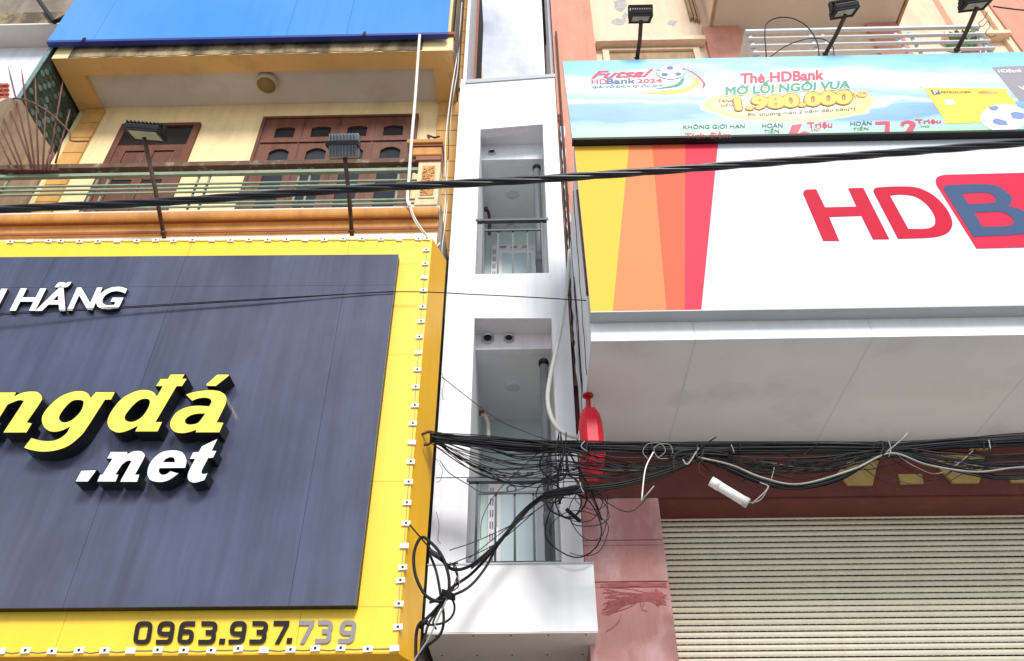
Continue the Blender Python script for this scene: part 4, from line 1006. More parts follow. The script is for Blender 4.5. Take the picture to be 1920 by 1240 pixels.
# projecting upper box (bay) with its soffit
zbx = at(1500, 52, Y=yu).z; bX0 = at(1326, 40, Y=yu).x; bX1 = at(1675, 38, Y=yu).x
box('bay', bX0, bX1, 5.75, yu+0.019, zbx+0.02, 19, 'peach', ph)
box('bay_soffit', bX0+0.03, bX1-0.03, 5.78, yu+0.017, zbx, zbx+0.019, 'soffit_up', ph)
for xx in (bX0-0.012, bX1-0.012): box('bay_edge', xx, xx+0.04, 5.74, yu+0.016, zbx-0.03, zbx+0.05, 'peach_trim', ph)
for (xa_, xb_) in ((1320, 1388), (1632, 1690)):
    a, b = at(xa_, 60, Y=yu-0.06), at(xb_, 60, Y=yu-0.06)
    box('pilaster', a.x, b.x, yu-0.06, yu+0.0185, ZSOF+1.3, zbx-0.002, 'salmon', ph)
a, b = at(1885, 50, Y=yu-0.08), at(1990, 50, Y=yu-0.08)
box('pilaster', a.x, b.x, yu-0.08, yu+0.0185, ZSOF+1.3, 19, 'salmon', ph)
box('pilaster_trim', a.x-0.10, a.x-0.002, yu-0.05, yu+0.018, ZSOF+1.3, 19, 'peach', ph)
h0, h1, hz2 = hood(1770, 1893, 58, 66, yu-0.14)
P = [(1748, 0), (1760, 0), (1788, 46), (1776, 47)]
shape('rust_streak', [P], yu+0.017, 0.0025, 'salmon', ph)
# balcony railing of the pink house
YRl = 6.25
pr_ = thing('balcony_railing', 'galvanised tubular railing above the promo banner on pink house', 'railing', (3.2, YRl, 9.0))
zbase = at(1600, 112, Y=YRl).z
for (xl, yl, xr, yr_, hh) in ((1408, 60, 1836, 50, 0.05), (1403, 73, 1848, 65, 0.028), (1400, 87, 1856, 78, 0.028), (1397, 100, 1866, 92, 0.028)):
    a, b = at(xl, yl, Y=YRl), at(xr, yr_, Y=YRl); z = (a.z+b.z)/2; xa2, xb2 = at(1404, 80, Y=YRl).x, at(1852, 72, Y=YRl).x
    box('rail', xa2, xb2, YRl-0.025, YRl+0.025, z-hh/2, z+hh/2, 'rail_steel', pr_, 0.006)
    box('rail', xa2-0.0, xa2+0.045, YRl+0.032, yu-0.07, z-hh/2, z+hh/2, 'rail_steel', pr_, 0.006)
    box('rail', xb2-0.045, xb2, YRl+0.032, yu-0.07, z-hh/2, z+hh/2, 'rail_steel', pr_, 0.006)
zt_r = at(1600, 58, Y=YRl).z
for x in (1412, 1527, 1550, 1690, 1717, 1846):
    p = at(x, 75, Y=YRl); box('upright', p.x-0.02, p.x+0.02, YRl+0.031, YRl+0.055, zbase-0.45, zt_r-0.01, 'rail_steel', pr_)
box('balcony_slab', xs_r+0.6, XRR, YF+0.65, yu-0.081, zbase-0.6, zbase-0.45, 'peach', ph)
# plant
pt = thing('potted_plant', 'green leafy plant standing behind the galvanised railing', 'plant', tuple(at(1800, 112, Y=YRl+0.25)))
pb0 = at(1806, 92, Y=YRl+0.22); pb0.z = zbase+0.10
box('shelf', pb0.x-0.3, pb0.x+0.3, pb0.y-0.16, pb0.y+0.2, pb0.z-0.03, pb0.z-0.001, 'rail_steel', pt)
lathe('pot', [(0.10, 0), (0.14, 0.24), (0.15, 0.25)], pb0, 'clay', pt)
for i in range(20):
    an = random.uniform(0, 6.28); L = random.uniform(0.34, 0.6); tilt = random.uniform(0.1, 0.45)
    base = pb0+Vector((0.03*math.cos(an), 0.03*math.sin(an), 0.24+random.uniform(0, 0.18)))
    d = Vector((math.cos(an)*tilt, math.sin(an)*tilt*0.5, 1)).normalized(); sd = d.cross(Vector((math.sin(an), -1, 0.2))).normalized()
    V = []; w = random.uniform(0.05, 0.085)
    for k in range(7):
        t = k/6; ww = w*math.sin(math.pi*min(1, 0.12+t*0.88))**0.8; c = base+d*L*t+Vector((math.cos(an), math.sin(an), -0.5))*0.10*t*t
        V += [c-sd*ww, c+Vector((0, 0, -0.008)), c+sd*ww]
    Fc = []
    for k in range(6):
        q = k*3; Fc += [(q, q+1, q+4, q+3), (q+1, q+2, q+5, q+4)]
    smooth(obj('leaf', V, Fc, 'leaf', pt))

# ================================================================= bank sign and canopy
XB0 = at(1108, 585, Y=YK).x; XB1 = 6.6
cn = thing('shop_canopy', 'white clad canopy with grey soffit under the bank sign', 'canopy', (3.5, 6.2, ZSOF))
zf0 = at(1300, 637, Y=YF).z; zf1_ = at(1300, 603, Y=YF).z
ZS = zf0
jx = [XB0, at(1305, 640, Y=YF).x, at(1640, 636, Y=YF).x, at(1990, 630, Y=YF).x, XB1]
for a, b in zip(jx, jx[1:]):
    box('fascia_panel', a+0.0015, b-0.0015, YF, YF+0.012, zf0, zf1_+0.05, 'fascia', cn)
    box('soffit_panel', a+0.004, b-0.004, YF+0.013, YR-0.002, ZS+0.001, ZS+0.012, 'soffit', cn)
for xq in jx[1:-1]: box('seam_sealant', xq-0.009, xq+0.009, YF+0.014, YR-0.003, ZS-0.0005, ZS+0.0009, 'sign_white', cn)
box('carcass', XB0+0.004, XB1, YF+0.0125, YR-0.004, ZS+0.015, at(1300, 300, Y=YF).z, 'fascia', cn)
# left flank sheets, grubby, with cracked sealant lines
zft = at(1300, 270, Y=YF).z
for a, b in ((YF+0.014, 5.72), (5.724, 6.25), (6.254, YR-0.09)): box('flank_sheet', XB0-0.004, XB0+0.003, a, b, ZS+0.002, zft, 'dirt_white', cn)
for yy in (5.9, 6.62):
    pts = [Vector((XB0-0.007, yy+0.03*math.sin(i*1.3)+random.uniform(-0.012, 0.012), ZS+0.05+(zft-ZS-0.1)*i/24)) for i in range(25)]
    tube('sealant_crack', pts, 0.005, 'gap', cn, 4)
sg = thing('bank_signboard', 'white bank signboard with red HDB lettering and orange stripes', 'signboard', (3.5, YK, zf1_))
zk0 = at(1300, 582, Y=YK).z; zk1 = at(1300, 262, Y=YK).z
xtl = at(1076, 270, Y=YK).x; xbl = at(1108, 584, Y=YK).x
# the board's left end is slightly out of plumb, as in the photo
def fx(z): return xbl+(xtl-xbl)*(z-zk0)/(zk1-zk0)
face = [Vector((xbl, YK, zk0)), Vector((XB1, YK, zk0)), Vector((XB1, YK, zk1)), Vector((xtl, YK, zk1))]
shape3('face', [face], (0, 0.02, 0), 'sign_white', sg)
shape3('box_frame', [[p+Vector((0.004 if i in (0, 3) else 0, 0.0205, 0.006 if i < 2 else -0.004)) for i, p in enumerate(face)]], (0, YF-YK-0.022, 0), 'lip', sg)
box('bottom_lip', xbl-0.004, XB1, YK-0.006, YF-0.001, zk0-0.012, zk0-0.001, 'lip', sg)
tube('rusty_edge', [Vector((fx(zk0+(zk1-zk0)*t)-0.01, YK+0.05, zk0+(zk1-zk0)*t)) for t in [i/10 for i in range(1, 8)]], 0.011, 'rust', sg, 5)
stripes = [('b_yellow', (1076, 263), (1180, 262), (1149, 585), (1108, 587)), ('b_or1', (1180, 262), (1221, 260), (1250, 583), (1149, 585)), ('b_or2', (1221, 260), (1284, 258), (1284, 582), (1250, 583)), ('b_pink', (1284, 258), (1346, 256), (1315, 581), (1284, 582))]
for mname, *q in stripes:
    P = [at(x, y, Y=YK-0.003) for x, y in q]
    for p in P:
        p.z = zk1-0.002 if p.z > (zk0+zk1)/2 else zk0+0.002
    shape3('stripe', [P], (0, 0.0025, 0), mname, sg)
T3 = zs(0, 4.364, 1480, 300)
H_ = T3([(113, 275), (122, 252, s), (148, 242), (220, 240), (292, 388), (550, 382), (482, 232), (605, 228), (818, 648), (685, 650), (590, 457), (325, 466), (408, 662), (278, 662)])
D_o = T3([(688, 258), (698, 234, s), (730, 224), (900, 217, s), (1050, 228, s), (1180, 290, s), (1280, 390, s), (1330, 490, s), (1325, 560, s), (1270, 610, s), (1150, 635, s), (890, 645)])
D_i = T3([(822, 290), (920, 283, s), (1030, 300, s), (1120, 360, s), (1180, 440, s), (1195, 500, s), (1180, 540, s), (1120, 562, s), (975, 565)])
BX = T3([(1205, 205), (1198, 170, s), (1215, 138, s), (1270, 122), (3700, 60), (4000, 660), (1532, 725)])
B_o = T3([(1262, 240), (1272, 214, s), (1310, 205), (1560, 198, s), (1700, 215, s), (1800, 280, s), (1822, 330, s), (1795, 378), (1880, 400, s), (1960, 450, s), (1990, 530, s), (1960, 590, s), (1850, 612, s), (1505, 628)])
B_1 = T3([(1412, 275), (1600, 268, s), (1670, 290, s), (1690, 330, s), (1650, 352, s), (1465, 360)])
B_2 = T3([(1515, 432), (1720, 425, s), (1800, 455, s), (1835, 500, s), (1810, 535, s), (1700, 545, s), (1582, 548)])
shape('letter', [H_], YK-0.004, 0.0035, 'v_red', sg); shape('letter', [D_o, D_i], YK-0.004, 0.0035, 'v_red', sg)
lb = shape('letter_box', [BX], YK-0.004, 0.0035, 'v_red_sheen', sg); shape('letter', [B_o, B_1, B_2], YK-0.007, 0.0025, 'v_blue', lb)

# promo banner
BZ0 = at(1400, 254, Y=YN).z; BZ1 = at(1400, 108, Y=YN).z
bn_x0t, bn_x0b = at(1055, 119, Y=YN).x, at(1073, 260, Y=YN).x
bnr = thing('promo_banner', 'pale blue printed banner with football and card offers above bank sign', 'banner', (3.2, YN, BZ0))
bm_ = banner_mat()
fb = [Vector((bn_x0b, YN, BZ0)), Vector((XB1, YN, BZ0)), Vector((XB1, YN, BZ1)), Vector((bn_x0t, YN, BZ1))]
shape3('print', [fb], (0, 0.012, 0), bm_, bnr)
shape3('frame', [[p+Vector((0.003, 0.0125, 0.002)) for p in fb]], (0, 0.06, 0), 'lip', bnr)
box('bottom_bar', bn_x0b-0.002, XB1, YN-0.012, YN+0.075, BZ0-0.032, BZ0-0.001, 'black', bnr)
def lay(n): return YN-0.0015*n
def btext(sx, quad, mt, n=2, bold=0.012, out=None, shear=0.0, outw=0.05, space=1.0):
    o = text_px('lettering', sx, quad, lay(n), 0, mt, bnr, 0.0, shear, space, fat=bold)
    if out:
        ref = list(o['textref'])
        text_px('lettering_outline', sx, quad, lay(n-1), 0, out, bnr, 0.0, shear, space, ref=ref, fat=bold+outw)
    return o
A1 = zs(0, 4.0, 1020, 0)
def qd(x0, y0, x1, y1, x2, y2, x3, y3, f): return f([(x0, y0), (x1, y1), (x2, y2), (x3, y3)])
A = lambda *l: A1(list(l))
btext('Futsal', A((372, 535), (815, 520), (800, 575), (358, 588)), 'p_red', 2, 0.035, None, 0.35)
btext('HD', A((357, 597), (470, 594), (470, 630), (357, 632)), 'p_red', 2, 0.02)
btext('Bank', A((472, 592), (683, 588), (683, 624), (472, 630)), 'p_navy', 2, 0.03)
btext('2024', A((700, 595), (884, 590), (884, 618), (700, 622)), 'p_red', 2, 0.03)
btext('GIẢI VÔ ĐỊCH QUỐC GIA', A((364, 634), (890, 626), (890, 652), (364, 666)), 'p_ink', 2, 0.015)
# ball with pentagons
bc = (950, 540)
def circ(cx, cy, rx, ry, n=36): return [(cx+rx*math.cos(2*math.pi*i/n), cy+ry*math.sin(2*math.pi*i/n)) for i in range(n)]
shape('ball_print', [A1(circ(950, 540, 110, 56))], lay(3), 0.0006, 'p_navy', bnr)
shape('ball_print', [A1(circ(950, 540, 105, 52))], lay(4), 0.0006, 'p_white', bnr)
for cx, cy, rr, a0 in ((945, 510, 30, 0.3), (905, 560, 30, 0.0), (1008, 556, 28, 0.5), (862, 528, 14, 0.2), (1045, 520, 12, 0.9)):
    shape('ball_print', [A1([(cx+rr*math.cos(a0+2*math.pi*i/5), cy+rr*0.55*math.sin(a0+2*math.pi*i/5)) for i in range(5)])], lay(5), 0.0006, 'p_navy', bnr)
shape('swoosh', [A1([(1040, 508), (1120, 540, s), (1180, 590, s), (1212, 635, s), (1180, 676), (1192, 630, s), (1160, 585, s), (1110, 545, s)])], lay(2), 0.0006, 'p_red', bnr)
shape('swoosh', [A1([(1055, 580), (1040, 625, s), (980, 652, s), (820, 668), (960, 640, s), (1010, 615, s), (1030, 590, s)])], lay(3), 0.0006, 'p_green', bnr)
shape('swoosh', [A1([(1070, 562), (1125, 600, s), (1100, 640, s), (1000, 672, s), (780, 680), (940, 690, s), (700, 690), (900, 708, s), (1060, 690, s), (1150, 640, s), (1165, 600, s)])], lay(2), 0.0006, 'p_yellow', bnr)
# halo and text
H0 = zs(0, 5.053, 1280, 100)
btext('Thẻ HDBank', H0([(550, 196), (1330, 158), (1330, 248), (550, 288)]), 'p_red', 4, 0.045, 'p_white', 0.0, 0.07)
btext('MỞ LỐI NGÔI VUA', H0([(410, 278), (1590, 218), (1580, 330), (410, 396)]), 'p_green', 5, 0.045, 'p_white', 0.0, 0.07)
btext('TẶNG', H0([(335, 432), (485, 430), (485, 465), (335, 475)]), 'p_ink', 4, 0.01)
btext('ĐẾN', H0([(362, 470), (472, 465), (472, 502), (362, 507)]), 'p_ink', 4, 0.01)
btext('1.980.000', H0([(498, 430), (1590, 355), (1590, 470), (520, 535)]), 'p_yellow', 7, 0.05, 'p_brown', 0.0, 0.055)
btext('VND', H0([(1560, 378), (1750, 362), (1745, 410), (1585, 425)]), 'p_yellow', 4, 0.02, 'p_brown', 0.0, 0.05)
btext('Phí thường niên 2 năm đầu tiên(*)', H0([(618, 555), (1635, 500), (1635, 545), (618, 612)]), 'p_ink', 4, 0.01)
btext('KHÔNG GIỚI HẠN', H0([(5, 672), (590, 660), (588, 716), (3, 724)]), 'p_ink', 3, 0.015)
btext('Tích điểm', H0([(22, 748), (455, 738), (455, 800), (22, 806)]), 'p_red', 3, 0.03)
btext('HOÀN', H0([(752, 655), (950, 650), (948, 702), (752, 708)]), 'p_ink', 3, 0.015)
btext('TIỀN', H0([(772, 706), (915, 700), (913, 752), (770, 757)]), 'p_ink', 3, 0.015)
shape('numeral', [H0([(1000, 768), (1035, 680), (1135, 668), (1085, 765), (1150, 735), (1200, 750), (1210, 768)])], lay(3), 0.0006, 'p_red', bnr)
btext('Triệu', H0([(1178, 655), (1420, 648), (1415, 712), (1195, 718)]), 'p_red', 3, 0.03)
btext('VND', H0([(1218, 712), (1302, 708), (1300, 736), (1216, 740)]), 'p_red', 3, 0.01)
btext('HOÀN', H0([(1590, 640), (1792, 632), (1790, 680), (1590, 688)]), 'p_ink', 3, 0.015)
btext('TIỀN', H0([(1615, 690), (1762, 684), (1760, 726), (1612, 732)]), 'p_ink', 3, 0.015)
K0 = zs(0, 6.857, 1640, 100)
shape('numeral', [K0([(5, 880), (190, 872), (198, 900), (195, 1030), (125, 1032), (135, 912), (8, 918)])], lay(3), 0.0006, 'p_red', bnr)
shape('numeral', [K0([(330, 925), (345, 885, s), (430, 862, s), (510, 885, s), (528, 930, s), (500, 985, s), (500, 1010), (385, 1022), (425, 960, s), (450, 920, s), (420, 900, s), (385, 918, s), (375, 940)])], lay(3), 0.0006, 'p_red', bnr)
btext('Triệu', K0([(522, 850), (855, 848), (850, 905), (548, 918)]), 'p_red', 3, 0.03)
btext('VND', K0([(592, 930), (705, 925), (705, 952), (590, 955)]), 'p_ink', 3, 0.01)
shape('card_print', [K0([(660, 445, s), (1640, 455, s), (1700, 500, s), (1830, 690, s), (1800, 830, s), (1500, 880, s), (960, 905, s), (900, 860, s), (650, 470, s)])], lay(2), 0.0006, 'p_yellow', bnr)
shape('card_logo', [K0([(715, 470), (825, 475), (850, 528), (750, 532)])], lay(3), 0.0006, 'p_navy', bnr)
btext('P', K0([(752, 478), (805, 480), (815, 522), (770, 522)]), 'p_pale', 4, 0.03)
btext('PETROLIMEX', K0([(852, 490), (1240, 488), (1240, 512), (855, 516)]), 'p_ink', 3, 0.02)
btext('HD', K0([(1335, 488), (1430, 488), (1435, 520), (1345, 520)]), 'p_red', 3, 0.01)
btext('Bank', K0([(1435, 488), (1590, 488), (1595, 518), (1440, 520)]), 'p_grey', 3, 0.0)
shape('chip_print', [K0([(895, 600), (1000, 595), (1045, 655), (910, 660)])], lay(3), 0.0006, 'p_white', bnr)
shape('card_print', [K0([(1505, 178), (2900, 120), (3200, 500), (1880, 620), (1850, 600)])], lay(1), 0.0006, 'p_grey', bnr)
btext('HDBank', K0([(1580, 212), (1890, 200), (1890, 246), (1598, 250)]), 'p_white', 3, 0.02)
btext('VND', K0([(1845, 425), (2120, 410), (2120, 465), (1880, 472)]), 'p_white', 3, 0.02)
shape('ball_print', [K0(circ(1660, 830, 300, 178, 44))], lay(3), 0.0006, 'p_ballw', bnr)
for P in ([(1460, 690), (1570, 675), (1600, 705), (1560, 740), (1490, 730)], [(1745, 770), (1800, 750), (1900, 765), (1960, 800), (1890, 852), (1770, 835)], [(1512, 865), (1560, 835), (1690, 870), (1715, 925), (1610, 925), (1530, 900)]):
    shape('ball_print', [K0(P)], lay(4), 0.0006, 'p_ball', bnr)

# ================================================================= floodlights
def floodlight(bpx, bY, hpx, hY, nrm, label, fins=False, size=(0.30, 0.22), mid=None):
    b = at(*bpx, Y=bY); h = at(*hpx, Y=hY)
    t = thing('floodlight', label, 'floodlight', tuple(b), 'floodlights on poles above the signs')
    tube('pole', [b, b+(h-b)*0.5+Vector((0.01, 0, 0)), h], 0.024, 'rust', t, 8)
    tube('clamp', [b+(h-b)*0.04, b+(h-b)*0.07], 0.036, 'rust', t, 8)
    nrm = Vector(nrm).normalized(); xax = Vector((1, 0, 0)); xax = (xax-nrm*xax.dot(nrm)).normalized(); yax = nrm.cross(xax)
    c = h+yax*(-0.0)-nrm*0.02+Vector((0, 0, 0.06))
    def ob(name, a0, a1, b0, b1, c0, c1, mt, par=t, bv=0):
        V = [c+xax*x+yax*y+nrm*z for x, y, z in boxv(a0, a1, b0, b1, c0, c1)]
        o = obj(name, V, BF, mt, par)
        if bv: bevel(o, bv)
        return o
    w, l = size[0]/2, size[1]/2
    hd = ob('housing', -w, w, -l, l, -0.035, 0.03, 'lamp_fin' if fins else 'lamp_body', t, 0.012)
    ob('glass', -w+0.03, w-0.03, -l+0.03, l-0.03, 0.0305, 0.036, 'lamp_glass', hd)
    for e in ((-w, w, -l, -l+0.028), (-w, w, l-0.028, l), (-w, -w+0.028, -l+0.03, l-0.03), (w-0.028, w, -l+0.03, l-0.03)): ob('bezel', e[0], e[1], e[2], e[3], 0.0302, 0.046, 'lamp_body', hd)
    nf = 9
    for i in range(nf): ob('fin', -w+0.02+(2*w-0.04)*i/(nf-1)-0.005, -w+0.02+(2*w-0.04)*i/(nf-1)+0.005, -l+0.01, l-0.01, -0.075, -0.0352, 'lamp_fin' if fins else 'lamp_body', hd)
    for s_ in (-1, 1): ob('bracket', s_*(w+0.004)-0.008, s_*(w+0.004)+0.008, -0.03, 0.03, -0.10, 0.02, 'lamp_body', t)
    ob('bracket', -w-0.012, w+0.012, -0.025, 0.025, -0.115, -0.1005, 'lamp_body', t)
    return t
floodlight((308, 447), YS+0.10, (270, 258), 5.55, (-0.12, 0.40, -1.0), 'black floodlight with glass face tipped down on rusty pole left of window', size=(0.40, 0.27))
floodlight((660, 443), YS+0.10, (645, 282), 5.60, (0.03, 1.0, 0.62), 'grey finned floodlight turned back on pole before the wooden window', True, size=(0.34, 0.27))
floodlight((1194, 113), YN+0.04, (1202, 38), 4.78, (0.0, 0.55, -0.8), 'black floodlight on upright pole before the peeling peach wall', size=(0.25, 0.20))
floodlight((1545, 106), YN+0.04, (1586, 27), 4.78, (0.15, 0.45, -0.85), 'black floodlight on leaning pole before the grey bay soffit', size=(0.27, 0.2))
floodlight((1792, 98), YN+0.04, (1832, 14), 4.78, (0.1, 0.45, -0.85), 'black floodlight on leaning pole in front of the leafy plant', size=(0.29, 0.2))

# ================================================================= red oval lightbox sign hanging from the canopy
pf = at(1102, 741, Z=ZS)
rd = thing('hanging_sign', 'red oval lightbox sign hung edge-on from the grey canopy soffit', 'sign', (pf.x, pf.y, ZS))
lathe('flange', [(0.052, -0.0005), (0.052, -0.014), (0.03, -0.022)], (pf.x, pf.y, ZS), 'red_dark', rd)
ztp = at(1107, 771, Y=pf.y).z; zbt = at(1107, 897, Y=pf.y).z
tube('post', [Vector((pf.x, pf.y, ZS-0.02)), Vector((pf.x, pf.y, ztp-0.02))], 0.022, 'red_dark', rd, 12)
cz = (ztp+zbt)/2; hz_ = (ztp-zbt)/2; ry = hz_*0.60
def sup(a, n=2.6): c, s_ = math.cos(a), math.sin(a); return (abs(c)**(2/n)*math.copysign(1, c), abs(s_)**(2/n)*math.copysign(1, s_))
N = 40; V, Fc = [], []
rim = 0.046
for sx in (-rim, rim):
    for k in range(N):
        a, b = sup(2*math.pi*k/N); V.append((pf.x+sx, pf.y+ry*a, cz+hz_*b))
Fc = [(k, (k+1) % N, (k+1) % N+N, k+N) for k in range(N)]+[tuple(range(N)), tuple(range(2*N-1, N-1, -1))]
obj('rim', V, Fc, 'red_plastic', rd)
for sgn in (-1, 1):
    V, Fc = [], []; RN = 7
    for i in range(RN+1):
        f = 1-i/RN; bul = 0.068*math.sqrt(max(0, 1-f*f))
        for k in range(N):
            a, b = sup(2*math.pi*k/N); V.append((pf.x+sgn*(rim+0.0005+bul), pf.y+ry*0.985*a*max(f, 0.02), cz+hz_*0.985*b*max(f, 0.02)))
    for i in range(RN):
        for k in range(N): Fc.append((i*N+k, i*N+(k+1) % N, (i+1)*N+(k+1) % N, (i+1)*N+k))
    Fc.append(tuple(RN*N+k for k in range(N)))
    dm = smooth(obj('dome', V, Fc, 'red_plastic', rd))
    def on_dome(y, z, off=0.003):
        fy, fz = (y-pf.y)/(ry*0.985), (z-cz)/(hz_*0.985); f = min(1, (abs(fy)**2.6+abs(fz)**2.6)**(1/2.6))
        return Vector((pf.x+sgn*(rim+0.0005+0.068*math.sqrt(max(0, 1-f*f))+off), y, z))
    # white letter E and yellow band printed on the dome
    fy = pf.y-ry*0.45 if sgn < 0 else pf.y-ry*0.3
    for (y0, y1, z0, z1) in ((0, 0.02, -0.10, 0.06), (0.02, 0.08, 0.04, 0.06), (0.02, 0.07, -0.03, -0.01), (0.02, 0.08, -0.10, -0.08)):
        c4 = [on_dome(fy+y0, cz+0.02+z0), on_dome(fy+y1, cz+0.02+z0), on_dome(fy+y1, cz+0.02+z1), on_dome(fy+y0, cz+0.02+z1)]
        shape3('lettering', [c4], (sgn*0.002, 0, 0), 'letter_white', dm)
    V, Fc = [], []
    for i in range(13):
        y = pf.y-ry*0.62+ry*1.24*i/12
        V += [on_dome(y, cz-0.12, 0.004), on_dome(y, cz-0.17, 0.004)]
    for i in range(12): Fc.append((2*i, 2*i+1, 2*i+3, 2*i+2))
    obj('yellow_band', V, Fc, 'p_yellow', dm)

# ================================================================= cables
def pw3(l, Y): return [at(p[0], p[1], Y=(p[2] if len(p) > 2 else Y)) for p in l]
# thick twisted aerial cable
tw = thing('aerial_cable', 'thick black twisted aerial cable crossing in front of all the houses', 'cable', (0, 3.0, 5.0))
ctr = catmull(pw3([(-900, 452), (-300, 415), (0, 393), (300, 379), (640, 356), (1000, 337), (1400, 308), (1700, 285), (1920, 268), (2400, 232), (3000, 190)], 3.0), n=40)
d0 = []
acc = 0
for k in range(4):
    pts = []; acc = 0
    for i, p in enumerate(ctr):
        if i: acc += (p-ctr[i-1]).length
        an = acc*5.5+k*math.pi/2
        pts.append(p+Vector((0, math.cos(an), math.sin(an)))*0.0125)
    tube('strand', pts, 0.0118, 'cable_gloss', tw, 8)
# thin wires
th = thing('thin_wire', 'pair of thin black wires sagging across the charcoal board to white house', 'wire', tuple(at(740, 547, Y=5.7)))
tube('wire', catmull(pw3([(-400, 618, 5.9), (0, 591, 5.95), (250, 577, 6.0), (500, 562, 6.02), (738, 547.5, 6.04), (900, 553, 6.0), (1000, 558, 5.8), (1103, 564, 5.45)], 5.7), n=8), 0.0055, 'cable', th, 5)
tube('wire', catmull(pw3([(-400, 612, 5.9), (0, 588, 5.95), (250, 574.5, 6.0), (500, 560, 6.02), (738, 546.5, 6.04)], 5.7), n=8), 0.0045, 'cable', th, 5)
# main bundle
bd = thing('cable_bundle', 'tangled bundle of black cables strung below the canopy from yellow sign', 'cable bundle', tuple(at(1300, 850, Y=YC)))
def Yx(x): # bundle's distance: hooked on the sign's flank on the left, free in front of the lintel on the right
    t = min(1, max(0, (x-960)/120)); return 6.30+(YC-6.30)*(t*t*(3-2*t))
def cab(ctrl, r, mt='cable', par=bd, jit=0.0, dy=0.0, name='cable', n=7, ns=6):
    P = [at(x+random.uniform(-jit, jit), y+random.uniform(-jit, jit), Y=Yx(x)+dy) for x, y in ctrl]
    return tube(name, catmull(P, n=n), r, mt, par, ns)
mats_c = ['cable', 'cable', 'cable', 'cable_grey', 'cable', 'cable_grey', 'cable_pale']
for i in range(28):    # taut upper layer
    f = i/27
    y0 = 813+f*14; 
    ctrl = [(806, y0), (900, 818+f*20), (1000, 826+f*22), (1100, 828+f*20), (1200, 829+f*22), (1310, 830+f*26), (1420, 830+f*22), (1550, 829+f*22), (1670, 829+f*24), (1780, 823+f*18), (1920, 812+f*24), (2300, 790+f*30), (2900, 760+f*40)]
    ctrl = [(x, y+random.uniform(-2.0, 2.0)) for x, y in ctrl]
    cab(ctrl, random.choice([0.004, 0.005, 0.007, 0.009]), random.choice(mats_c[:6]), dy=random.uniform(-0.05, 0.05))
for i in range(24):    # slack lower layer, pinched at the ties
    f = i/23+random.uniform(-0.03, 0.03)
    sag = lambda a: a*(0.35+0.65*f)
    ctrl = [(808, 818+f*10), (900, 824+f*66), (980, 832+f*80), (1055, 842+f*48), (1150, 848+sag(50)), (1230, 848+sag(44)), (1312, 850+f*12), (1420, 852+sag(30)), (1540, 852+sag(32)), (1672, 842+f*10), (1780, 842+sag(32)), (1920, 838+sag(44)), (2300, 825+f*50), (2900, 800+f*50)]
    ctrl = [(x+random.uniform(-18, 18)*(0 if x < 900 else 1), y+random.uniform(-9, 9)) for x, y in ctrl]
    cab(ctrl, random.choice([0.0025, 0.003, 0.004, 0.0055]), random.choice(mats_c), dy=random.uniform(-0.08, 0.08))
for dy_, yo, r in ((-0.09, 0, 0.010), (-0.10, 4, 0.009), (-0.07, 8, 0.007)):   # thick drooping pair
    cab([(1020, 925+yo), (1090, 915+yo), (1170, 905+yo), (1250, 882+yo), (1312, 862+yo*0.4), (1350, 868+yo), (1420, 898+yo), (1490, 910+yo), (1570, 895+yo), (1640, 858+yo*0.6), (1680, 848+yo*0.4), (1760, 868+yo), (1850, 888+yo), (1920, 890+yo), (2300, 870+yo)], r, 'cable_grey' if yo == 5 else 'cable', dy=dy_)
cab([(1310, 858), (1370, 872), (1430, 896), (1500, 908), (1600, 880), (1670, 850), (1740, 872), (1830, 885), (1920, 876), (2100, 870)], 0.008, 'cable_pale', dy=-0.12)
random.seed(77)
for q in range(16):     # loose strands wandering below the bundle
    xs_ = random.uniform(1060, 1800); L_ = random.uniform(120, 320); y_ = random.uniform(838, 868); dp = random.uniform(14, 62)
    cab([(xs_, y_), (xs_+L_*0.25, y_+dp*0.7), (xs_+L_*0.55, y_+dp), (xs_+L_*0.8, y_+dp*0.45), (xs_+L_, y_+random.uniform(-16, 14))], random.choice([0.0025, 0.003, 0.004]), random.choice(mats_c), dy=random.uniform(-0.1, 0.06), jit=5)
for q in range(9):      # little loops round the ties
    xs_ = random.choice([1312, 1312, 1665, 1100, 1235])+random.uniform(-35, 35); y_ = random.uniform(836, 880); r_ = random.uniform(8, 22)
    cab([(xs_+r_*math.cos(a*1.1+q), y_+r_*0.8*math.sin(a*1.1+q)) for a in range(6)], 0.003, random.choice(['cable', 'cable_grey', 'cable_pale']), dy=-0.12, jit=2)
# stragglers crossing the white balcony
for ctrl in ([(812, 822), (860, 855), (930, 890), (1000, 915), (1060, 905), (1120, 905)], [(812, 826), (880, 870), (950, 880), (1040, 872)], [(815, 830), (850, 845), (960, 870), (1070, 868), (1200, 880)], [(818, 895), (930, 895), (1050, 898), (1160, 893)],
             [(822, 865), (840, 885), (880, 910), (910, 925), (980, 915), (1050, 880)], [(828, 710), (870, 740), (930, 785), (985, 812), (1030, 828)], [(1060, 830), (1010, 850), (975, 885), (930, 920), (905, 970), (900, 1010)],
             [(840, 1035), (900, 1010), (980, 975), (1040, 930)], [(850, 1055), (930, 1020), (1010, 950)], [(880, 1050), (940, 1000), (1020, 935)]):
    cab(ctrl, 0.004, random.choice(['cable', 'cable_grey']), dy=random.uniform(-0.05, 0.05), jit=3)
for ctrl in ([(818, 960), (823, 985), (821, 1010), (826, 1020)], [(828, 700), (833, 715), (829, 735), (831, 750)], [(817, 860), (829, 880), (826, 900), (818, 905)]):
    tube('cable', catmull([at(x, y, Y=6.85) for x, y in ctrl], n=7), 0.0025, 'cable', bd, 5)
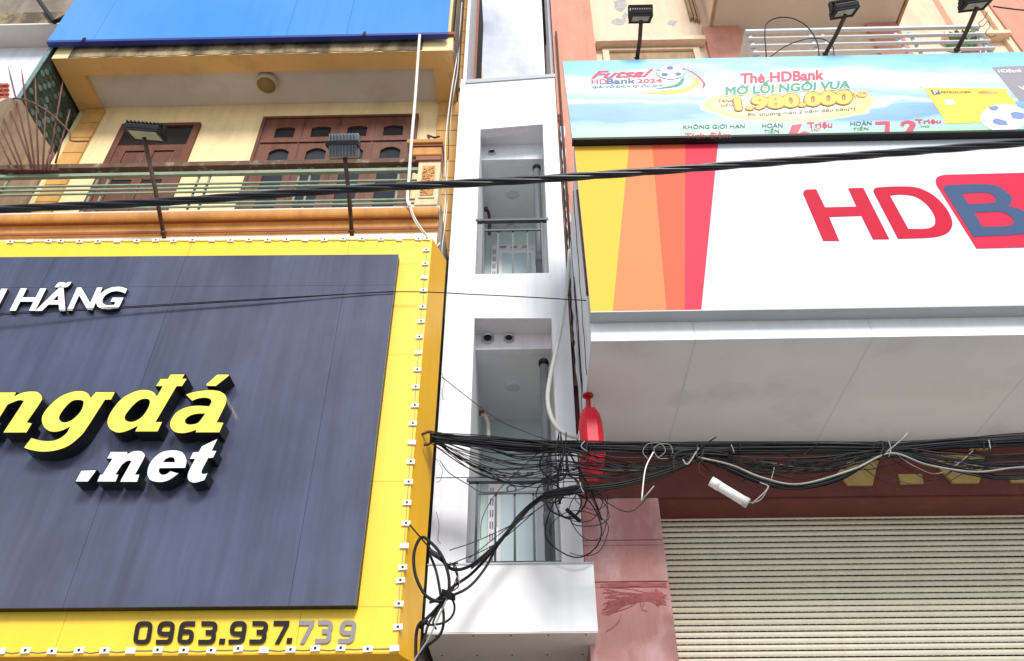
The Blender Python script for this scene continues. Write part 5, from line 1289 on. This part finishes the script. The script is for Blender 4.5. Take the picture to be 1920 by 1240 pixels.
# ties
for x, y, h in ((1052, 850, 60), (1095, 838, 16), (1312, 848, 26), (1660, 842, 22), (1090, 915, 16), (1380, 842, 12), (1215, 838, 10), (1850, 835, 14)):
    for q in range(3):
        xx = x+random.uniform(-10, 10); Yq = Yx(x)-0.11
        P = [at(xx, y-h*0.6, Y=Yq), at(xx+random.uniform(-6, 6), y, Y=Yq-0.02), at(xx+random.uniform(-8, 8), y+h*0.6, Y=Yq), at(xx, y+h*0.5, Y=Yq+0.2), at(xx, y-h*0.5, Y=Yq+0.2)]
        tube('tie', catmull(P, True, 6), 0.005, random.choice(['cable', 'cable_grey', 'cable', 'cable_pale']) if h < 40 else 'cable', bd, 5, True)
for (x0, y0, x1, y1, x2, y2, mt_) in ((1312, 845, 1325, 832, 1342, 820, 'cable'), (1660, 850, 1690, 825, 1702, 812, 'cable_pale'), (1225, 848, 1210, 880, 1203, 938, 'conduit'), (1203, 938, 1215, 925, 1226, 912, 'cable_pale'), (1305, 842, 1268, 850, 1262, 880, 'cable_grey'), (1425, 905, 1440, 915, 1410, 945, 'cable_pale'), (1310, 840, 1290, 870, 1280, 862, 'cable_pale')):
    tube('loose_end', catmull([at(x0, y0, Y=YC-0.12), at(x1, y1, Y=YC-0.16), at(x2, y2, Y=YC-0.14)], n=6), 0.006, mt_, bd, 6)
# coil of loops at the white house corner
ci = thing('cable_coil', 'loose coils of black wire dangling from the bundle beside white house', 'cable coil', tuple(at(1070, 920, Y=YC)))
random.seed(21)
loops = [(1075, 985, 52, 60), (1060, 930, 38, 40), (1050, 910, 30, 24), (1085, 945, 44, 34), (1105, 965, 36, 48), (1040, 870, 26, 32), (1060, 860, 34, 22), (1030, 925, 26, 18), (1075, 915, 60, 20), (1065, 945, 24, 28), (1088, 1000, 54, 42), (1042, 895, 16, 50), (1110, 930, 30, 26)]
for i, (cx, cy, rx, ry_) in enumerate(loops):
    a0 = random.uniform(0, 6.28); pts = []; turns = random.uniform(0.75, 1.15); n_ = 26
    for k in range(n_):
        a = a0+turns*2*math.pi*k/(n_-1)
        pts.append(at(cx+rx*math.cos(a)*(1+0.08*math.sin(3*a+i)), cy+ry_*math.sin(a)*(1+0.08*math.sin(2*a)), Y=6.62-0.012*i+0.06*math.sin(a)))
    tube('loop', pts, random.choice([0.0035, 0.004, 0.006, 0.008]), random.choice(['cable', 'cable', 'cable_grey']), ci, 6)
tube('strap', catmull(pw3([(1058, 850), (1048, 880), (1046, 910), (1050, 945)], 6.5), n=6), 0.012, 'cable', ci, 6)
tube('strap', catmull(pw3([(1068, 850), (1085, 880), (1100, 905), (1118, 945), (1128, 975)], 6.5), n=6), 0.008, 'cable', ci, 6)
tube('plug', pw3([(1062, 955), (1088, 978)], 6.48), 0.018, 'cable', ci, 8)
for ctrl in ([(1095, 910), (1115, 945), (1125, 975)], [(1098, 912), (1130, 940), (1142, 970), (1120, 985), (1080, 985), (1066, 970)], [(1095, 912), (1130, 935), (1170, 930), (1200, 920)], [(1090, 910), (1120, 930), (1180, 960), (1230, 915)]):
    tube('loop', catmull(pw3(ctrl, 6.5), n=7), 0.0045, 'cable_grey', ci, 5)
# down-run of cables to the loop beside the yellow sign
random.seed(5)
dr = thing('cable_drop', 'thick black cables dropping diagonally to coiled loops beside yellow sign', 'cable drop', tuple(at(835, 1120, Y=6.0)))
def YD_(x):
    if x < 900: return 6.08+(6.45-6.08)*max(0, (x-840)/60)
    return 6.45+(YC-0.08-6.45)*max(0, min(1, (x-1020)/80))
def dcab(ctrl, r, mt='cable', dy=0.0, n=8, closed=False): return tube('cable', catmull([at(x, y, Y=YD_(x)+dy) for x, y in ctrl], closed, n), r, mt, dr, 7, closed)
dcab([(1110, 915), (1040, 925), (1000, 945), (968, 975), (945, 1005), (915, 1035), (880, 1062), (850, 1068), (828, 1050), (806, 1034)], 0.014, 'cable', -0.03)
dcab([(1100, 912), (1040, 920), (1005, 938), (972, 968), (950, 1000), (925, 1032), (885, 1075), (850, 1100), (815, 1128)], 0.013, 'cable', 0.0)
dcab([(1090, 918), (1030, 930), (990, 955), (960, 990), (935, 1020), (910, 1065), (880, 1100), (845, 1118), (805, 1130)], 0.012, 'cable_grey', 0.03)
dcab([(1080, 925), (1010, 940), (975, 975), (940, 1010), (912, 1042), (884, 1066)], 0.009, 'cable', -0.05)
dcab([(842, 1115), (841, 1080), (828, 1042), (806, 1016), (790, 1008), (778, 1030), (776, 1060), (783, 1090), (800, 1118), (826, 1128), (850, 1115)], 0.013, 'cable', -0.06)
dcab([(806, 1040), (818, 1072), (826, 1115), (832, 1160), (825, 1190), (800, 1212), (786, 1228)], 0.011, 'cable', -0.02)
dcab([(842, 1112), (852, 1135), (848, 1155), (832, 1168), (805, 1172), (795, 1165)], 0.009, 'cable', -0.05)
dcab([(842, 1112), (815, 1145), (800, 1160), (782, 1180), (779, 1250), (775, 1320)], 0.013, 'cable', 0.0)
dcab([(838, 1118), (806, 1165), (795, 1200), (782, 1240), (770, 1300)], 0.010, 'cable_grey', 0.02)
dcab([(838, 1120), (822, 1145), (812, 1168), (818, 1180)], 0.008, 'cable', -0.04)
dcab([(838, 1122), (826, 1150), (802, 1200), (776, 1240), (765, 1275)], 0.006, 'cable_pale', -0.07)
dcab([(768, 984), (785, 1004), (812, 1034), (840, 1058), (858, 1056)], 0.007, 'cable', 0.02)
for q in range(5):
    dcab([(845+random.uniform(-8, 8), 1055), (858, 1075+random.uniform(-5, 15)), (850+random.uniform(-5, 12), 1100), (841, 1113)], 0.004, random.choice(['cable', 'cable_pale']), -0.04)
for q in range(4):
    cx, cy = 841, 1114
    tube('tie', catmull([at(cx-12, cy-8+q*3, Y=6.02), at(cx, cy-4+q*3, Y=5.98), at(cx+12, cy+2+q*3, Y=6.02), at(cx, cy+q*3, Y=6.17)], True, 6), 0.006, 'cable', dr, 5, True)
tube('connector', [at(808, 1035, Y=6.00), at(826, 1046, Y=6.00)], 0.022, 'cable_grey', dr, 8)
tube('connector', [at(800, 1162, Y=6.00), at(786, 1176, Y=6.03)], 0.022, 'cable', dr, 8)
# entry bracket on the sign flank
cb = thing('cable_hook', 'dark steel hook holding the cable bundle on the yellow sign flank', 'hook', tuple(at(806, 818, Y=6.28)))
p = at(806, 820, Y=6.28)
tube('hook', catmull([p+Vector((-0.08, 0, 0.03)), p+Vector((0, 0, 0.06)), p+Vector((0.03, 0, 0)), p+Vector((0.0, 0, -0.07)), p+Vector((-0.05, 0, -0.08))], n=5), 0.014, 'rust', cb, 7)
# splice tube hanging from the bundle
a, b = at(1334, 903, Y=YC-0.1), at(1402, 944, Y=YC-0.1); d = (b-a)
stb = thing('splice_tube', 'white plastic splice tube hanging askew under the cable bundle', 'tube', tuple(a))
tube('body', [a, b], 0.038, 'pvc', stb, 16)
tube('end_cap', [b-d*0.10, b+d*0.012], 0.042, 'cap', stb, 16)
tube('end_cap', [a-d*0.02, a+d*0.22], 0.041, 'pvc', stb, 16)
tube('hanger', catmull([a+d*0.12, at(1338, 880, Y=YC-0.12), at(1330, 858, Y=YC-0.08)], n=5), 0.005, 'cable', stb, 5)
tube('tail_wire', catmull([b, at(1425, 938, Y=YC-0.1), at(1440, 915, Y=YC-0.1), at(1450, 885, Y=YC-0.06), at(1452, 872, Y=YC)], n=6), 0.004, 'cable_pale', stb, 5)
# pale cable down the white house corner to the red sign
hc = thing('service_cable', 'thick pale grey cable hanging down white house corner to red sign', 'cable', tuple(at(1065, 480, Y=6.85)))
tube('cable', catmull([at(x, y, Y=YY) for x, y, YY in ((1068, 470, 6.9), (1066, 500, 6.88), (1062, 545, 6.85), (1054, 600, 6.8), (1042, 660, 6.72), (1032, 705, 6.66), (1027, 745, 6.6), (1032, 778, 6.56), (1046, 803, 6.52), (1064, 815, 6.5), (1084, 820, 6.48), (1098, 822, 6.5))], n=8), 0.023, 'hose', hc, 10)
sc = thing('sign_lead', 'thin black lead running down the canopy flank to the red sign', 'wire', tuple(at(1084, 640, X=XB0-0.012)))
tube('wire', catmull([at(1076, 520, X=XB0-0.016), at(1083, 600, X=XB0-0.016), at(1088, 680, X=XB0-0.02), at(1094, 745, Y=6.5), at(1100, 765, Y=6.5), at(1104, 770, Y=pf.y)], n=7), 0.007, 'cable', sc, 6)
# white conduit and wires on the yellow house
cdt = thing('white_conduit', 'cream cable conduit hanging down before the yellow house balcony', 'conduit', tuple(at(787, 68, Y=YL-0.16)))
YCd = YL-0.16
tube('conduit', catmull(pw3([(787, 66), (785, 90), (778, 190), (772, 260), (767, 330), (764, 372), (768, 388)], YCd), n=7), 0.02, 'conduit', cdt, 10)
tube('wire', catmull(pw3([(765, 374), (770, 395), (778, 415), (790, 432), (800, 443), (808, 450)], YCd), n=7), 0.009, 'conduit', cdt, 6)
tube('wire', catmull(pw3([(768, 378), (775, 402), (786, 422), (798, 438), (806, 447)], YCd-0.02), n=7), 0.007, 'conduit', cdt, 6)
xw_ = XR+0.03
ww = thing('wall_wires', 'cream wires strung down the grimy flank of the yellow house', 'wire', (xw_, YL+0.1, ZFLOOR))
for k, ctrl in enumerate(([(866, 5), (862, 60), (858, 130), (848, 190), (842, 260), (838, 330), (833, 400), (826, 450), (820, 462)], [(858, 100), (845, 180), (836, 260), (835, 330), (838, 380), (833, 430), (828, 480), (838, 520), (836, 560), (833, 600)], [(868, 20), (860, 90), (850, 170), (843, 230), (840, 300)])):
    P = [at(x, y, X=xw_+0.01*k) for x, y in ctrl]
    P = [Vector((p.x, min(max(p.y, YL-0.08), YWALL-0.1), p.z)) for p in P]
    P = [at(x, y, Y=q.y) for (x, y), q in zip(ctrl, P)]
    tube('wire', catmull(P, n=7), 0.008, 'conduit' if k != 2 else 'rust', ww, 6)
# loose wire loops above the banner
lw = thing('loose_wire', 'thin black wire looping above the promo banner before grey soffit', 'wire', tuple(at(1440, 108, Y=YN+0.1)))
tube('wire', catmull(pw3([(1437, 108), (1434, 60), (1440, 42), (1462, 33), (1490, 36), (1515, 52), (1532, 80), (1536, 106)], YN+0.06), n=7), 0.007, 'cable', lw, 6)
tube('wire', catmull(pw3([(1444, 107), (1475, 86), (1510, 74), (1540, 73), (1560, 85), (1564, 104)], YN+0.06), n=7), 0.006, 'cable', lw, 6)
tube('wire', catmull(pw3([(1852, 22), (1845, 35), (1835, 44), (1842, 50), (1852, 40), (1856, 50), (1848, 62), (1858, 70), (1868, 66)], YN-0.2), n=6), 0.004, 'cable', lw, 5)
tube('wire', catmull(pw3([(1862, 12), (1890, 16), (1930, 20), (2000, 22)], YN-0.25), n=6), 0.009, 'rust', lw, 5)
for o in bpy.data.objects:
    if 'textref' in o: del o['textref']
